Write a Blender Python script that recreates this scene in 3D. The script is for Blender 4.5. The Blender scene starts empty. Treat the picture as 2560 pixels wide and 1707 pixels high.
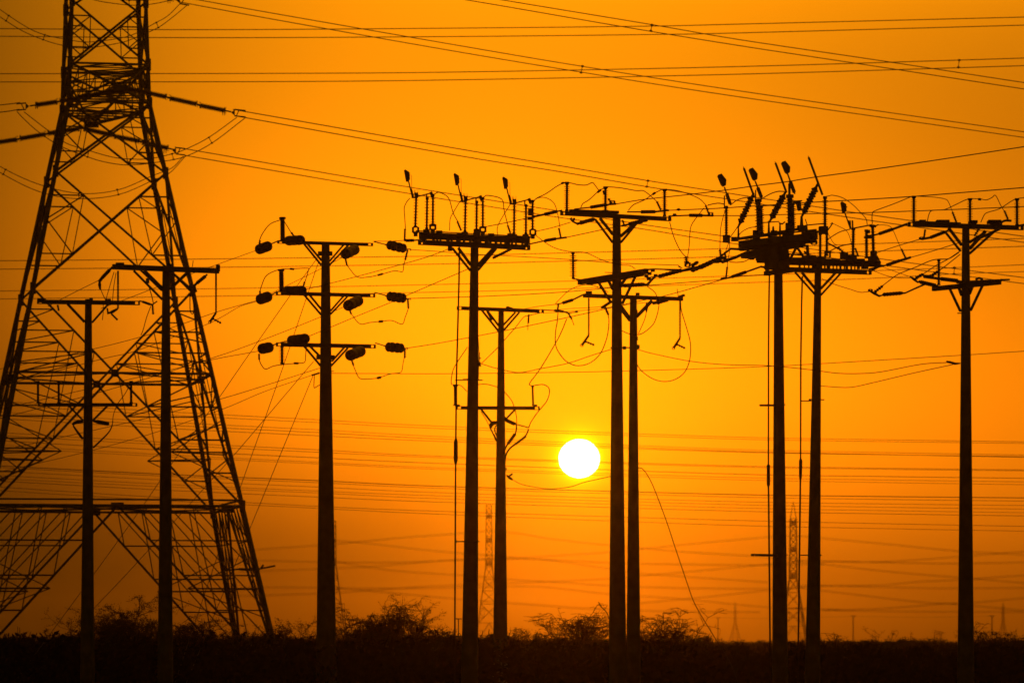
import bpy, math, random
from mathutils import Vector, Matrix

# ------------------------------------------------------------------ camera, sky, sun, exposure
FPX = 11135.0          # focal length in photo pixels (2560 wide)
EYE = 1.6              # camera height above the ground
HOR = 1598.0           # photo row of the horizon
scene = bpy.context.scene
COL = scene.collection
cam_d = bpy.data.cameras.new("camera")
cam = bpy.data.objects.new("camera", cam_d)
COL.objects.link(cam)
cam.location = (0, 0, EYE)
cam.rotation_euler = (math.radians(90), 0, 0)
cam_d.sensor_width = 36.0
cam_d.lens = 36.0 * FPX / 2560.0
cam_d.shift_y = (HOR - 853.5) / 2560.0
cam_d.clip_start = 0.5
cam_d.clip_end = 40000
cam_d.dof.use_dof = True
cam_d.dof.focus_distance = 104
cam_d.dof.aperture_fstop = 3.4
scene.camera = cam

scene.view_settings.view_transform = 'Standard'
scene.view_settings.look = 'None'
scene.view_settings.exposure = 0
scene.view_settings.gamma = 1
scene.cycles.use_denoising = True
scene.cycles.max_bounces = 4
scene.cycles.diffuse_bounces = 2
scene.cycles.glossy_bounces = 1
scene.cycles.transparent_max_bounces = 12
scene.cycles.volume_bounces = 1
scene.cycles.filter_width = 1.6

SUN_AZ = math.atan2(1448 - 1280, FPX)           # to the right of +Y
SUN_EL = math.atan2(HOR - 1146, FPX)

world = bpy.data.worlds.new("World")
scene.world = world
world.use_nodes = True
wn, wl = world.node_tree.nodes, world.node_tree.links
wn.clear()


def wnode(t, **kw):
    n = wn.new(t)
    for k, v in kw.items():
        setattr(n, k, v)
    return n


def wmath(op, a, b=None, c=None, clamp=False):
    n = wn.new('ShaderNodeMath')
    n.operation = op
    n.use_clamp = clamp
    for i, x in enumerate((a, b, c)):
        if x is None:
            continue
        if isinstance(x, (int, float)):
            n.inputs[i].default_value = x
        else:
            wl.new(x, n.inputs[i])
    return n.outputs[0]


tc = wnode('ShaderNodeTexCoord')
sep = wnode('ShaderNodeSeparateXYZ')
wl.new(tc.outputs['Generated'], sep.inputs[0])
sx, sy, sz = sep.outputs
az = wmath('ARCTAN2', sx, sy)
el = wmath('ARCSINE', sz)
# angles from the sun, in thousands of photo pixels (1.0 = 5.1 degrees)
K = FPX / 1000.0
dx = wmath('MULTIPLY', wmath('SUBTRACT', az, SUN_AZ), K)
dy = wmath('MULTIPLY', wmath('SUBTRACT', el, SUN_EL), K)
SKY = [0.4303, 0.0843, 2.2290, -0.7486, -5.5672, -1.1770, 0.2304, 2.9756, 0.2852, 0.8839, 0.0674]  #SKYFIT
dxc = wmath('MAXIMUM', wmath('MINIMUM', dx, 1.35), -1.7)
dyc = wmath('MAXIMUM', wmath('MINIMUM', dy, 1.35), -0.46)
rr = wmath('SQRT', wmath('ADD', wmath('MULTIPLY', dx, dx), wmath('MULTIPLY', dy, dy)))
x2 = wmath('MULTIPLY', dxc, dxc)
y2 = wmath('MULTIPLY', dyc, dyc)
glow = wmath('EXPONENT', wmath('MULTIPLY', rr, -1.0 / 0.3))
terms = [dxc, dyc, x2, y2, wmath('MULTIPLY', dxc, dyc), wmath('MULTIPLY', x2, dxc), wmath('MULTIPLY', y2, dyc),
         wmath('MULTIPLY', x2, dyc), wmath('MULTIPLY', dxc, y2), glow]
t = wmath('ADD', SKY[0], 0.0)
for q_, s_ in zip(terms, SKY[1:]):
    t = wmath('MULTIPLY_ADD', q_, s_, t)
lum = wmath('EXPONENT', t)
# falls off smoothly outside the sunset quarter of the sky
over = wmath('SUBTRACT', wmath('ABSOLUTE', wmath('ADD', dx, 0.17)), 1.5)
over = wmath('MAXIMUM', over, 0.0)
lum = wmath('MULTIPLY', lum, wmath('EXPONENT', wmath('MULTIPLY', over, -0.45)))
overy = wmath('MAXIMUM', wmath('SUBTRACT', dy, 1.35), 0.0)
lum = wmath('MULTIPLY', lum, wmath('EXPONENT', wmath('MULTIPLY', overy, -0.25)))
lum = wmath('ADD', lum, 0.006)

# physical sky, white-balanced to the dusty orange evening
nish = wnode('ShaderNodeTexSky', sky_type='NISHITA', sun_disc=False, sun_elevation=SUN_EL,
             sun_rotation=SUN_AZ, dust_density=6.0, air_density=1.5, ozone_density=1.0)
bw = wnode('ShaderNodeRGBToBW')
wl.new(nish.outputs[0], bw.inputs[0])
lum = wmath('MULTIPLY_ADD', bw.outputs[0], 0.0006, lum)

# colour shifts towards yellow close to the sun
near = wmath('EXPONENT', wmath('MULTIPLY', rr, -5.5))
halo = wmath('EXPONENT', wmath('MULTIPLY', wmath('MAXIMUM', wmath('SUBTRACT', rr, 0.046), 0.0), -48.0))
hue = wmath('MULTIPLY_ADD', wmath('MAXIMUM', wmath('MINIMUM', dy, 1.2), -0.46), 0.060, 0.225)
colr = wmath('MULTIPLY', lum, 1.0)
colg = wmath('MULTIPLY', lum, wmath('MULTIPLY_ADD', near, 0.05, hue))
colg = wmath('MULTIPLY_ADD', halo, 0.95, colg)
colb = wmath('MULTIPLY', lum, 0.0015)
# the disc, slightly flattened by refraction
ex = wmath('DIVIDE', dx, 0.0505)
ey = wmath('DIVIDE', dy, 0.0475)
rd = wmath('SQRT', wmath('ADD', wmath('MULTIPLY', ex, ex), wmath('MULTIPLY', ey, ey)))
disc = wmath('MULTIPLY', wmath('LESS_THAN', rd, 1.0), 5.0)
colr = wmath('ADD', colr, disc)
colg = wmath('ADD', colg, disc)
colb = wmath('ADD', colb, disc)
colr = wmath('ADD', colr, 0.016)
colg = wmath('ADD', colg, 0.010)
colb = wmath("ADD", colb, 0.0006)
comb = wnode('ShaderNodeCombineXYZ')
for i, c in enumerate((colr, colg, colb)):
    wl.new(c, comb.inputs[i])
bg = wnode('ShaderNodeBackground')
bg.inputs['Strength'].default_value = 1.0
wout = wnode('ShaderNodeOutputWorld')
wl.new(comb.outputs[0], bg.inputs['Color'])
wl.new(bg.outputs[0], wout.inputs['Surface'])

sun_d = bpy.data.lights.new("sun", 'SUN')
sun = bpy.data.objects.new("sun", sun_d)
COL.objects.link(sun)
sun_d.energy = 0.029
sun_d.angle = math.radians(0.53)
sun_d.color = (1.0, 0.21, 0.005)
sdir = Vector((math.sin(SUN_AZ) * math.cos(SUN_EL), math.cos(SUN_AZ) * math.cos(SUN_EL), math.sin(SUN_EL)))
sun.rotation_euler = sdir.to_track_quat('Z', 'Y').to_euler()
sun.location = (20, -20, 60)

HAZE_DENSITY = 0.00021
HAZE_G = 0.97

# ------------------------------------------------------------------ materials


def material(name, col, rough=0.85, noise=None, scale=3.0, metallic=0.0, spec=0.2, bump=0.0):
    m = bpy.data.materials.new(name)
    m.use_nodes = True
    nt = m.node_tree
    b = nt.nodes['Principled BSDF']
    b.inputs['Roughness'].default_value = rough
    b.inputs['Metallic'].default_value = metallic
    b.inputs['Specular IOR Level'].default_value = spec
    b.inputs['Base Color'].default_value = (*col, 1)
    if noise:
        tx = nt.nodes.new('ShaderNodeTexCoord')
        nz = nt.nodes.new('ShaderNodeTexNoise')
        nz.inputs['Scale'].default_value = scale
        nz.inputs['Detail'].default_value = 6
        nz.inputs['Roughness'].default_value = 0.65
        rp = nt.nodes.new('ShaderNodeValToRGB')
        rp.color_ramp.elements[0].position = 0.3
        rp.color_ramp.elements[1].position = 0.7
        rp.color_ramp.elements[0].color = (*noise, 1)
        rp.color_ramp.elements[1].color = (*col, 1)
        nt.links.new(tx.outputs['Object'], nz.inputs['Vector'])
        nt.links.new(nz.outputs['Fac'], rp.inputs['Fac'])
        nt.links.new(rp.outputs[0], b.inputs['Base Color'])
        if bump:
            bp = nt.nodes.new('ShaderNodeBump')
            bp.inputs['Strength'].default_value = bump
            nt.links.new(nz.outputs['Fac'], bp.inputs['Height'])
            nt.links.new(bp.outputs[0], b.inputs['Normal'])
    return m


M = dict(
    concrete=material('weathered_concrete', (0.30, 0.27, 0.23), 0.95, (0.16, 0.14, 0.12), 2.5, bump=0.3),
    steel=material('galvanised_steel', (0.20, 0.20, 0.20), 0.7, (0.11, 0.10, 0.09), 4.0),
    rust=material('aged_steel', (0.14, 0.11, 0.09), 0.8, (0.08, 0.06, 0.05), 4.0),
    porcelain=material('brown_porcelain', (0.06, 0.035, 0.025), 0.5, (0.04, 0.025, 0.02), 6.0),
    polymer=material('grey_polymer', (0.10, 0.10, 0.11), 0.7, (0.07, 0.07, 0.07), 6.0),
    wire=material('dull_aluminium_wire', (0.10, 0.10, 0.10), 0.8, (0.07, 0.07, 0.07), 8.0),
    cable=material('black_cable', (0.02, 0.02, 0.02), 0.8, (0.03, 0.03, 0.03), 8.0),
    soil=material('dry_soil', (0.05, 0.036, 0.022), 1.0, (0.03, 0.02, 0.012), 0.15, spec=0.0),
    scrub=material('dry_scrub', (0.032, 0.028, 0.014), 1.0, (0.018, 0.016, 0.008), 1.0, spec=0.0),
    twig=material('thorny_twig', (0.09, 0.07, 0.05), 1.0, (0.05, 0.04, 0.03), 2.0, spec=0.0),
    leaf=material('small_dull_leaf', (0.05, 0.06, 0.025), 1.0, (0.03, 0.035, 0.015), 2.0, spec=0.0),
)

# ------------------------------------------------------------------ geometry helpers


def P(U, V, Y):
    """A point at depth Y metres seen at photo position (U, V)."""
    return Vector(((U - 1280.0) / FPX * Y, Y, EYE + (HOR - V) / FPX * Y))


def smooth_path(pts, n=6):
    """Catmull-Rom through the points."""
    if len(pts) < 3:
        return list(pts)
    out = []
    P4 = [pts[0] * 2 - pts[1]] + list(pts) + [pts[-1] * 2 - pts[-2]]
    for i in range(1, len(P4) - 2):
        a, b, c, d = P4[i - 1], P4[i], P4[i + 1], P4[i + 2]
        for j in range(n):
            t = j / n
            out.append(0.5 * ((2 * b) + (c - a) * t + (2 * a - 5 * b + 4 * c - d) * t * t + (3 * b - a - 3 * c + d) * t ** 3))
    out.append(pts[-1])
    return out


class Mesh:
    def __init__(s):
        s.v = []
        s.f = []

    def tube(s, pts, r, n=6, cap=True):
        rs = r if isinstance(r, (list, tuple)) else [r] * len(pts)
        base = len(s.v)
        prev = None
        for i, p in enumerate(pts):
            d = (pts[min(i + 1, len(pts) - 1)] - pts[max(i - 1, 0)])
            if d.length < 1e-9:
                d = Vector((0, 0, 1))
            d = d.normalized()
            if prev is None:
                up = Vector((0, 0, 1)) if abs(d.z) < 0.9 else Vector((1, 0, 0))
                a = d.cross(up).normalized()
            else:
                a = prev - d * prev.dot(d)
                a = a.normalized() if a.length > 1e-6 else d.orthogonal().normalized()
            prev = a
            b = d.cross(a)
            for k in range(n):
                w = 2 * math.pi * (k + 0.5) / n
                s.v.append(p + (a * math.cos(w) + b * math.sin(w)) * rs[i])
        for i in range(len(pts) - 1):
            for k in range(n):
                k2 = (k + 1) % n
                s.f.append((base + i * n + k, base + i * n + k2, base + (i + 1) * n + k2, base + (i + 1) * n + k))
        if cap:
            s.f.append(tuple(base + k for k in range(n))[::-1])
            e = base + (len(pts) - 1) * n
            s.f.append(tuple(e + k for k in range(n)))
        return s

    def bar(s, p, q, w, h, up=Vector((0, 0, 1))):
        """Square bar, w across (horizontal), h along up."""
        d = (q - p).normalized()
        if abs(d.dot(up)) > 0.95:
            up = Vector((0, 1, 0))
        a = d.cross(up).normalized() * (w / 2)
        b = a.cross(d).normalized() * (h / 2)
        base = len(s.v)
        for c in (p, q):
            s.v += [c - a - b, c + a - b, c + a + b, c - a + b]
        s.f += [(base, base + 1, base + 5, base + 4), (base + 1, base + 2, base + 6, base + 5),
                (base + 2, base + 3, base + 7, base + 6), (base + 3, base, base + 4, base + 7),
                (base + 3, base + 2, base + 1, base), (base + 4, base + 5, base + 6, base + 7)]
        return s

    def angle(s, p, q, w, t=None, up=Vector((0, 0, 1))):
        """L-section steel angle."""
        t = t or w * 0.16
        d = (q - p).normalized()
        if abs(d.dot(up)) > 0.95:
            up = Vector((0, 1, 0))
        a = d.cross(up).normalized()
        b = a.cross(d).normalized()
        prof = [(0, 0), (w, 0), (w, t), (t, t), (t, w), (0, w)]
        base = len(s.v)
        for c in (p, q):
            for x, y in prof:
                s.v.append(c + a * (x - w * 0.4) + b * (y - w * 0.4))
        for k in range(6):
            k2 = (k + 1) % 6
            s.f.append((base + k, base + k2, base + 6 + k2, base + 6 + k))
        s.f += [(base + 3, base + 2, base + 1, base), (base + 5, base + 4, base + 3, base),
                (base + 6, base + 7, base + 8, base + 9), (base + 6, base + 9, base + 10, base + 11)]
        return s

    def prism(s, poly, depth):
        """Flat outline (list of Vectors) given real thickness along Y."""
        base = len(s.v)
        n = len(poly)
        for dy_ in (-depth / 2, depth / 2):
            for p in poly:
                s.v.append(p + Vector((0, dy_, 0)))
        s.f.append(tuple(base + k for k in range(n)))
        s.f.append(tuple(base + n + k for k in range(n))[::-1])
        for k in range(n):
            k2 = (k + 1) % n
            s.f.append((base + k2, base + k, base + n + k, base + n + k2))
        return s

    def build(s, name, mat, parent=None, loc=None, smooth=False):
        o_ = Vector((0, 0, 0))
        if parent is not None:
            q = parent
            while q is not None:
                o_ = o_ + q.location
                q = q.parent
        me = bpy.data.meshes.new(name)
        if parent is None:
            loc = loc if loc is not None else s.v[0]
            me.from_pydata([tuple(v - loc) for v in s.v], [], s.f)
        else:
            me.from_pydata([tuple(v - o_) for v in s.v], [], s.f)
        if smooth:
            me.polygons.foreach_set('use_smooth', [True] * len(me.polygons))
        me.materials.append(M[mat])
        ob = bpy.data.objects.new(name, me)
        COL.objects.link(ob)
        if parent is None:
            ob.location = loc
        else:
            ob.parent = parent
        return ob


def root(name, loc, label, cat, group=None):
    o = bpy.data.objects.new(name, None)
    COL.objects.link(o)
    o.location = loc
    o.empty_display_size = 0.5
    tag(o, label, cat, group)
    return o


def tag(o, label, cat, group=None, kind=None):
    if label:
        o['label'] = label
    if cat:
        o['category'] = cat
    if group:
        o['group'] = group
    if kind:
        o['kind'] = kind
    return o


# ------------------------------------------------------------------ ground
random.seed(4)
G = Mesh()
ys = [-60, 0, 60, 120, 180, 260, 400, 700, 1200, 2500, 4650]
xs = [-2600, -1200, -500, -200, -80, -30, 0, 30, 80, 200, 500, 1200, 2600]
for y in ys:
    for x in xs:
        G.v.append(Vector((x, y, 0.0)))
for i in range(len(ys) - 1):
    for j in range(len(xs) - 1):
        a = i * len(xs) + j
        G.f.append((a, a + 1, a + 1 + len(xs), a + len(xs)))
g = G.build('ground', 'soil', None, Vector((0, 0, 0)))
g['kind'] = 'structure'

# ------------------------------------------------------------------ pole toolkit


class Pole:
    def __init__(s, label, Y, top, bot, hw_top, hw_bot, group='concrete distribution poles'):
        """top=(U,V) bot=(U,V) centre line; hw in photo px at those rows."""
        s.Y0 = Y
        s.U0 = (top[0] + bot[0]) / 2
        s.k = 0.0
        s.off = 0.0
        s.px = Y / FPX
        vg = HOR + EYE * FPX / Y          # photo row of the ground at this depth
        f = (vg - top[1]) / (bot[1] - top[1])
        ug = top[0] + (bot[0] - top[0]) * f
        hg = hw_top + (hw_bot - hw_top) * f
        s.base = P(ug, vg, Y)
        s.base.z = 0
        s.root = root('utility_pole', s.base, label, 'utility pole', group)
        m = Mesh()
        pts, rs = [], []
        n = 10
        for i in range(n + 1):
            q = i / n
            pts.append(P(ug + (top[0] - ug) * q, vg + (top[1] - vg) * q, Y))
            rs.append((hg + (hw_top - hg) * q) * s.px)
        m.tube(pts, rs, 20)
        m.build('shaft', 'concrete', s.root, smooth=True)

    def Yat(s, U):
        return s.Y0 + s.k * (U - s.U0) + s.off

    def p(s, U, V):
        return P(U, V, s.Yat(U))

    def slope(s, a, b):
        mm = (b[1] - a[1]) / (b[0] - a[0])
        s.k = s.Y0 * mm / (HOR - (a[1] + b[1]) / 2)

    def arm(s, a, b, h, w=None, off=-0.12, holes=True, name='crossarm'):
        """Level crossarm; its slope in the photo sets how it turns in depth."""
        s.slope(a, b)
        s.off = off
        hh = h * s.px
        m = Mesh()
        pa, pb = s.p(*a), s.p(*b)
        t = hh * 0.16
        ww = w or 0.09
        up = Vector((0, 0, 1))
        e = (pb - pa).normalized()
        if holes:
            q = 14 * s.px
            pa2, pb2 = pa + e * q, pb - e * q
        else:
            pa2, pb2 = pa, pb
        m.bar(pa2, pb2, ww, hh)
        if holes:      # open slotted ends: the two flanges and the end plate
            for c, d_ in ((pa2, pa), (pb2, pb)):
                for sg in (-1, 1):
                    o = up * sg * (hh / 2 - t / 2)
                    m.bar(c + o, d_ + o, ww, t)
                m.bar(d_ - e * 0.02, d_ + e * 0.02, ww, hh)
                mid = (c + d_) / 2
                m.bar(c, c + (d_ - c) * 0.3, ww * 0.5, hh * 0.8)
        m.build(name, 'steel', s.root)
        s.off = 0.0
        return s

    def beam(s, a, b, h, w=0.08, name='brace', off=None, mat='steel', par=None):
        o = s.off
        if off is not None:
            s.off = off
        pa, pb = s.p(*a), s.p(*b)
        s.off = o
        m = Mesh().bar(pa, pb, w, h * s.px)
        return m.build(name, mat, par or s.root)

    def brace(s, a, b, h=5, off=-0.1):
        """Steel strut from the crossarm (a) to the shaft (b)."""
        pa = P(a[0], a[1], s.Yat(a[0]) + off)
        pb = P(b[0], b[1], s.Y0 + off * 0.6)
        return Mesh().bar(pa, pb, 0.05, h * s.px).build('brace', 'steel', s.root)

    def tube(s, pts, r, name='jumper_cable', mat='cable', smooth=True, off=0.0, n=6, par=None):
        v = [P(u, w, s.Yat(u) + off) for u, w in pts]
        if smooth:
            v = smooth_path(v, 5)
        if isinstance(r, (list, tuple)) and len(r) != len(v):
            r = [r[0] + (r[-1] - r[0]) * i / (len(v) - 1) for i in range(len(v))]
            r = [q * s.px for q in r]
        elif isinstance(r, (list, tuple)):
            r = [q * s.px for q in r]
        else:
            r = r * s.px
        return Mesh().tube(v, r, n).build(name, mat, par or s.root)

    def ins(s, a, b, core, disc, n, name='post_insulator', mat='porcelain', off=0.0, caps=True, par=None, taper=1.0, ya=None, yb=None):
        """Finned insulator from a to b (photo px), n sheds."""
        pa = P(a[0], a[1], (s.Yat(a[0]) if ya is None else ya) + off)
        pb = P(b[0], b[1], (s.Yat(b[0]) if yb is None else yb) + off)
        ts, rs = [0.0], [core * 1.5 if caps else core]
        if caps:
            ts += [0.06, 0.07]
            rs += [core * 1.5, core]
            lo, hi = 0.08, 0.90
        else:
            lo, hi = 0.02, 0.98
        st = (hi - lo) / n
        for i in range(n):
            c = lo + st * (i + 0.5)
            rad = disc * (1.0 + (taper - 1.0) * i / max(1, n - 1))
            if i % 2:
                rad *= 0.86
            ts += [c - st * 0.06, c - st * 0.01, c + st * 0.06, c + st * 0.12]
            rs += [core, rad, rad * 0.92, core]
        if caps:
            ts += [0.91, 0.92, 1.0]
            rs += [core, core * 1.5, core * 1.5]
        else:
            ts += [1.0]
            rs += [core]
        pts = [pa + (pb - pa) * t_ for t_ in ts]
        return Mesh().tube(pts, [r * s.px for r in rs], 10).build(name, mat, par or s.root)

    def pill(s, a, b, r, n=4, scal=0.07, name='strain_insulator', ya=0.0, yb=0.0, wire=True):
        """String of cap-and-pin discs, seen as a fat capsule."""
        pa = P(a[0], a[1], s.Yat(a[0]) + ya)
        pb = P(b[0], b[1], s.Yat(b[0]) + yb)
        L = (pb - pa).length / s.px
        ts, rs = [], []
        N = 8 * n
        for i in range(N + 1):
            t_ = i / N
            x = min(t_, 1 - t_) * L
            e = math.sqrt(max(0.0, 1 - max(0.0, 1 - x / (r * 0.9)) ** 2)) if x < r * 0.9 else 1.0
            ph = (t_ * n) % 1.0
            q = 1 - scal * 2 * (abs(ph - 0.5) * 2) ** 3
            ts.append(t_)
            rs.append(max(0.12, e) * r * q)
        pts = [pa + (pb - pa) * t_ for t_ in ts]
        return Mesh().tube(pts, [q * s.px for q in rs], 14).build(name, 'porcelain', s.root)

    def strain(s, a, b, c, d, r, rod=1.3, n=9, name='strain_insulator'):
        """Thin rod a-b, ribbed polymer body b-c, clamp c-d."""
        m = Mesh()
        A, B, Cc, D = (P(u, v, s.Yat(u)) for u, v in (a, b, c, d))
        m.tube([A, B], rod * s.px, 6)
        ts, rs = [0.0], [rod]
        for i in range(n):
            c0 = (i + 0.5) / n
            ts += [c0 - 0.3 / n, c0, c0 + 0.3 / n]
            rs += [r * 0.82, r, r * 0.82]
        ts += [1.0]
        rs += [rod]
        pts = [B + (Cc - B) * t_ for t_ in ts]
        m.tube(pts, [q * s.px for q in rs], 8)
        m.tube([Cc, D], rod * 1.4 * s.px, 6)
        return m.build(name, 'polymer', s.root)

    def sheath(s, a, b, r=4.5, n=4):
        """Small finned clamp cover."""
        return s.ins(a, b, 2.2, r, n, name='finned_clamp', mat='polymer', caps=False)

    def box(s, U, V, hw, hh, depth=0.15, name='bracket', off=0.0, mat='steel', par=None):
        m = Mesh()
        c = P(U, V, s.Yat(U) + off)
        a, b = hw * s.px, hh * s.px
        m.bar(c + Vector((-a, 0, 0)), c + Vector((a, 0, 0)), depth, 2 * b)
        return m.build(name, mat, par or s.root)

    def ring(s, U, V, w, h, t=2.0, name='bracket', par=None, off=0.0):
        """Open rectangular frame bracket."""
        m = Mesh()
        y = s.Yat(U) + off
        c = [P(U - w, V - h, y), P(U + w, V - h, y), P(U + w, V + h, y), P(U - w, V + h, y)]
        for i in range(4):
            m.bar(c[i], c[(i + 1) % 4], 0.05, t * s.px)
        return m.build(name, 'steel', par or s.root)

    def clampv(s, a, b, c, ring=True):
        """Hook clamp: arm a-b with a small ring at b and finned tail a-c."""
        m = Mesh()
        y = s.Yat(a[0])
        A, B, Cc = P(*a, y), P(*b, y), P(*c, y)
        m.tube([A, B], [2.6 * s.px, 3.2 * s.px], 6)
        if ring:
            rr_ = 3.6 * s.px
            pts = [B + Vector((math.cos(w) * rr_, 0, math.sin(w) * rr_)) for w in [i * math.pi / 5 for i in range(11)]]
            m.tube(pts, 0.9 * s.px, 5)
        m.build('clamp', 'steel', s.root)
        mid = A + (B - A) * 0.6
        ts = [i / 16 for i in range(17)]
        Mesh().tube([mid + (Cc - mid) * t_ for t_ in ts], [(4.2 if i % 4 == 2 else 1.8) * s.px for i in range(17)], 8).build('finned_clamp', 'polymer', s.root)

    def paddle(s, U, V, kind, par=None, name='interrupter'):
        """Flat-sided six-cornered interrupter housing at the tip of a switch rod."""
        y = s.Yat(U)
        sh = ([(-7.4, -12), (-4.3, -15), (6.4, -8), (7.4, 8.4), (1.3, 14.8), (-2.8, 14.3)] if kind == 0 else
              [(-11.5, -10.7), (-9.8, -13.6), (-1.3, -16.6), (11, -1.3), (10.2, 11.5), (2.5, 15.6), (-2.5, 11.5)])
        return Mesh().prism([P(U + a, V + b, y) for a, b in sh], 0.16).build(name, 'polymer', par or s.root)


def run_on(pts, far=700):
    """Wires that leave the picture run on well past its edge."""
    pts = list(pts)
    if pts[0][0] <= 0:
        (u1, v1), (u2, v2) = pts[0], pts[1]
        s_ = (v2 - v1) / (u2 - u1)
        pts.insert(0, (u1 - far, v1 - s_ * far))
    if pts[-1][0] >= 2560:
        (u1, v1), (u2, v2) = pts[-2], pts[-1]
        s_ = (v2 - v1) / (u2 - u1)
        pts.append((u2 + far, v2 + s_ * far))
    if pts[-1][0] <= 0:
        (u1, v1), (u2, v2) = pts[-2], pts[-1]
        s_ = (v2 - v1) / (u2 - u1)
        pts.append((u2 - far, v2 - s_ * far))
    return pts


def wire(label, pts, Ya, Yb, r=0.009, group=None, name='overhead_wire', mat='wire', n=5):
    """One conductor as a thing of its own; depth runs straight from Ya to Yb."""
    u0, u1 = pts[0][0], pts[-1][0]
    pts = run_on(pts)
    x = []
    for u, v in pts:
        t_ = (u - u0) / (u1 - u0)
        x.append(P(u, v, Ya + (Yb - Ya) * t_))
    x = smooth_path(x, 6)
    o = Mesh().tube(x, r, n).build(name, mat, None, x[0].copy())
    tag(o, label, 'wire', group)
    return o


def bundle(label, top, bot, Ya, Yb, spacers=(), r=0.015, group=None):
    """Twin-conductor phase: two wires and their spacers."""
    u0, u1 = top[0][0], top[-1][0]

    def path(pts):
        return smooth_path([P(u, v, Ya + (Yb - Ya) * (u - u0) / (u1 - u0)) for u, v in run_on(pts)], 6)
    a, b = path(top), path(bot)
    rt = root('twin_conductor', a[0].copy(), label, 'power line', group)
    Mesh().tube(a, r, 5).build('wire', 'wire', rt)
    Mesh().tube(b, r, 5).build('wire', 'wire', rt)
    for (ua, va, ub, vb) in spacers:
        y = Ya + (Yb - Ya) * (ua - u0) / (u1 - u0)
        px = y / FPX
        p, q = P(ua, va, y), P(ub, vb, y)
        m = Mesh().tube([p, q], 0.9 * px, 6)
        e = (q - p).normalized()
        for c in (p, q):
            m.tube([c - e * 2.5 * px, c + e * 2.5 * px], 2.6 * px, 8)
            m.tube([c - Vector((4 * px, 0, 0)), c + Vector((4 * px, 0, 0))], 1.6 * px, 8)
        m.build('spacer', 'steel', rt)
    return rt

# ================================================================== pole C: three arms, capsule insulators
c = Pole('concrete pole with three stacked crossarms and fat capsule insulators, just right of the lattice tower', 118,
         (814, 606), (815.5, 1600), 10, 24.5)
C = c
ARMS = [((695.7, 605), (930, 611.6), 8), ((692.5, 733), (935.5, 739), 9), ((692.5, 861), (937, 866), 10)]
c.arm(*ARMS[0])
for a, b in (((759.4, 609), (803, 662.6)), ((769, 610), (804, 651.5)), ((860, 611), (824, 653)), ((871, 612), (824, 662.6))):
    c.brace(a, b, 4.2)
c.box(813, 634, 18, 5, 0.2, 'pole_band')
c.ins((706.8, 604), (706, 543), 5.5, 8.4, 17, taper=0.75)
c.strain((694, 603), (679, 609.5), (678, 610), (677, 611), 2, 1.6, 2, name='link_rod')
c.pill((638, 627), (680, 612), 13, 4, 0.02)
c.strain((934, 604), (962, 611), (963, 611.5), (966, 612), 2, 1.4, 2, name='link_rod')
c.pill((965.8, 611), (1017, 622.8), 12.5, 4, 0.09)
c.pill((719, 602), (754, 600), 12.5, 3, 0.05, ya=0.5, yb=-1.2)
c.pill((889, 623), (861, 636), 13.5, 3, 0.05, ya=-0.3, yb=-1.6)
c.tube([(647.8, 603.6), (656, 584.5), (675, 560.6), (702, 549.4)], 1.1)
c.sheath((648.5, 610), (650, 601), 4, 2)
c.tube([(710, 552.6), (729, 583.5)], 1.1)
c.sheath((728, 581), (735, 591), 4.5, 2)
c.sheath((863, 644), (867.5, 664), 4, 4)
c.tube([(868, 664), (891.8, 691.3), (918.9, 692.8), (950.8, 686.5), (985.8, 677.2), (1006, 679.2), (1009, 664), (1013, 650)], 1.0)
c.tube([(945, 688), (957, 684.5)], 2.6, name='clamp', mat='steel', smooth=False)
c.sheath((1019, 625), (1013, 650), 4.5, 5)
c.tube([(1016, 623), (1027, 623), (1026, 627)], 1.5, name='clamp', mat='steel', smooth=False)

c.arm(*ARMS[1])
for a, b in (((759.4, 736), (803, 787)), ((772.7, 736), (804, 774)), ((858, 741), (826.4, 777)), ((868, 742), (826.4, 785.4))):
    c.brace(a, b, 4.2)
c.ins((704, 730), (703, 673), 5.5, 9, 14, taper=0.9)
c.strain((693, 729), (681, 736), (680, 737), (679, 738), 2, 1.6, 2, name='link_rod')
c.pill((640, 752), (680, 738), 13.5, 4, 0.02)
c.strain((936, 731), (962, 738), (963, 738.5), (966, 740), 2, 1.4, 2, name='link_rod')
c.pill((965.8, 740), (1016.5, 746.5), 13, 4, 0.09)
c.pill((715, 727), (759, 726), 12, 3, 0.05, ya=0.5, yb=-1.2)
c.pill((898, 751), (868, 765), 14, 3, 0.05, ya=-0.3, yb=-1.6)
c.tube([(649.4, 729.6), (654.2, 713.6), (667, 688), (698.9, 673.8), (727.6, 672.2), (769, 670.6), (771, 676), (762.6, 704)], 1.1)
c.tube([(725, 672), (735, 673)], 2.6, name='clamp', mat='steel', smooth=False)
c.sheath((650, 737), (650, 727), 4, 2)
c.sheath((757.5, 720), (761.5, 704), 4, 3)
c.sheath((873, 771), (878, 785), 4.2, 4)
c.tube([(877.4, 783.8), (899.7, 809.3), (925, 806), (950.8, 803.6), (979.5, 801.3), (1005, 810.3), (1013, 793), (1021, 771)], 1.0)
c.tube([(947, 804), (957, 803)], 3.2, name='clamp', mat='steel', smooth=False)
c.sheath((1019.5, 747), (1021, 771), 4.5, 5)
c.tube([(1016, 747), (1027, 746), (1026, 750)], 1.5, name='clamp', mat='steel', smooth=False)

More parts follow.
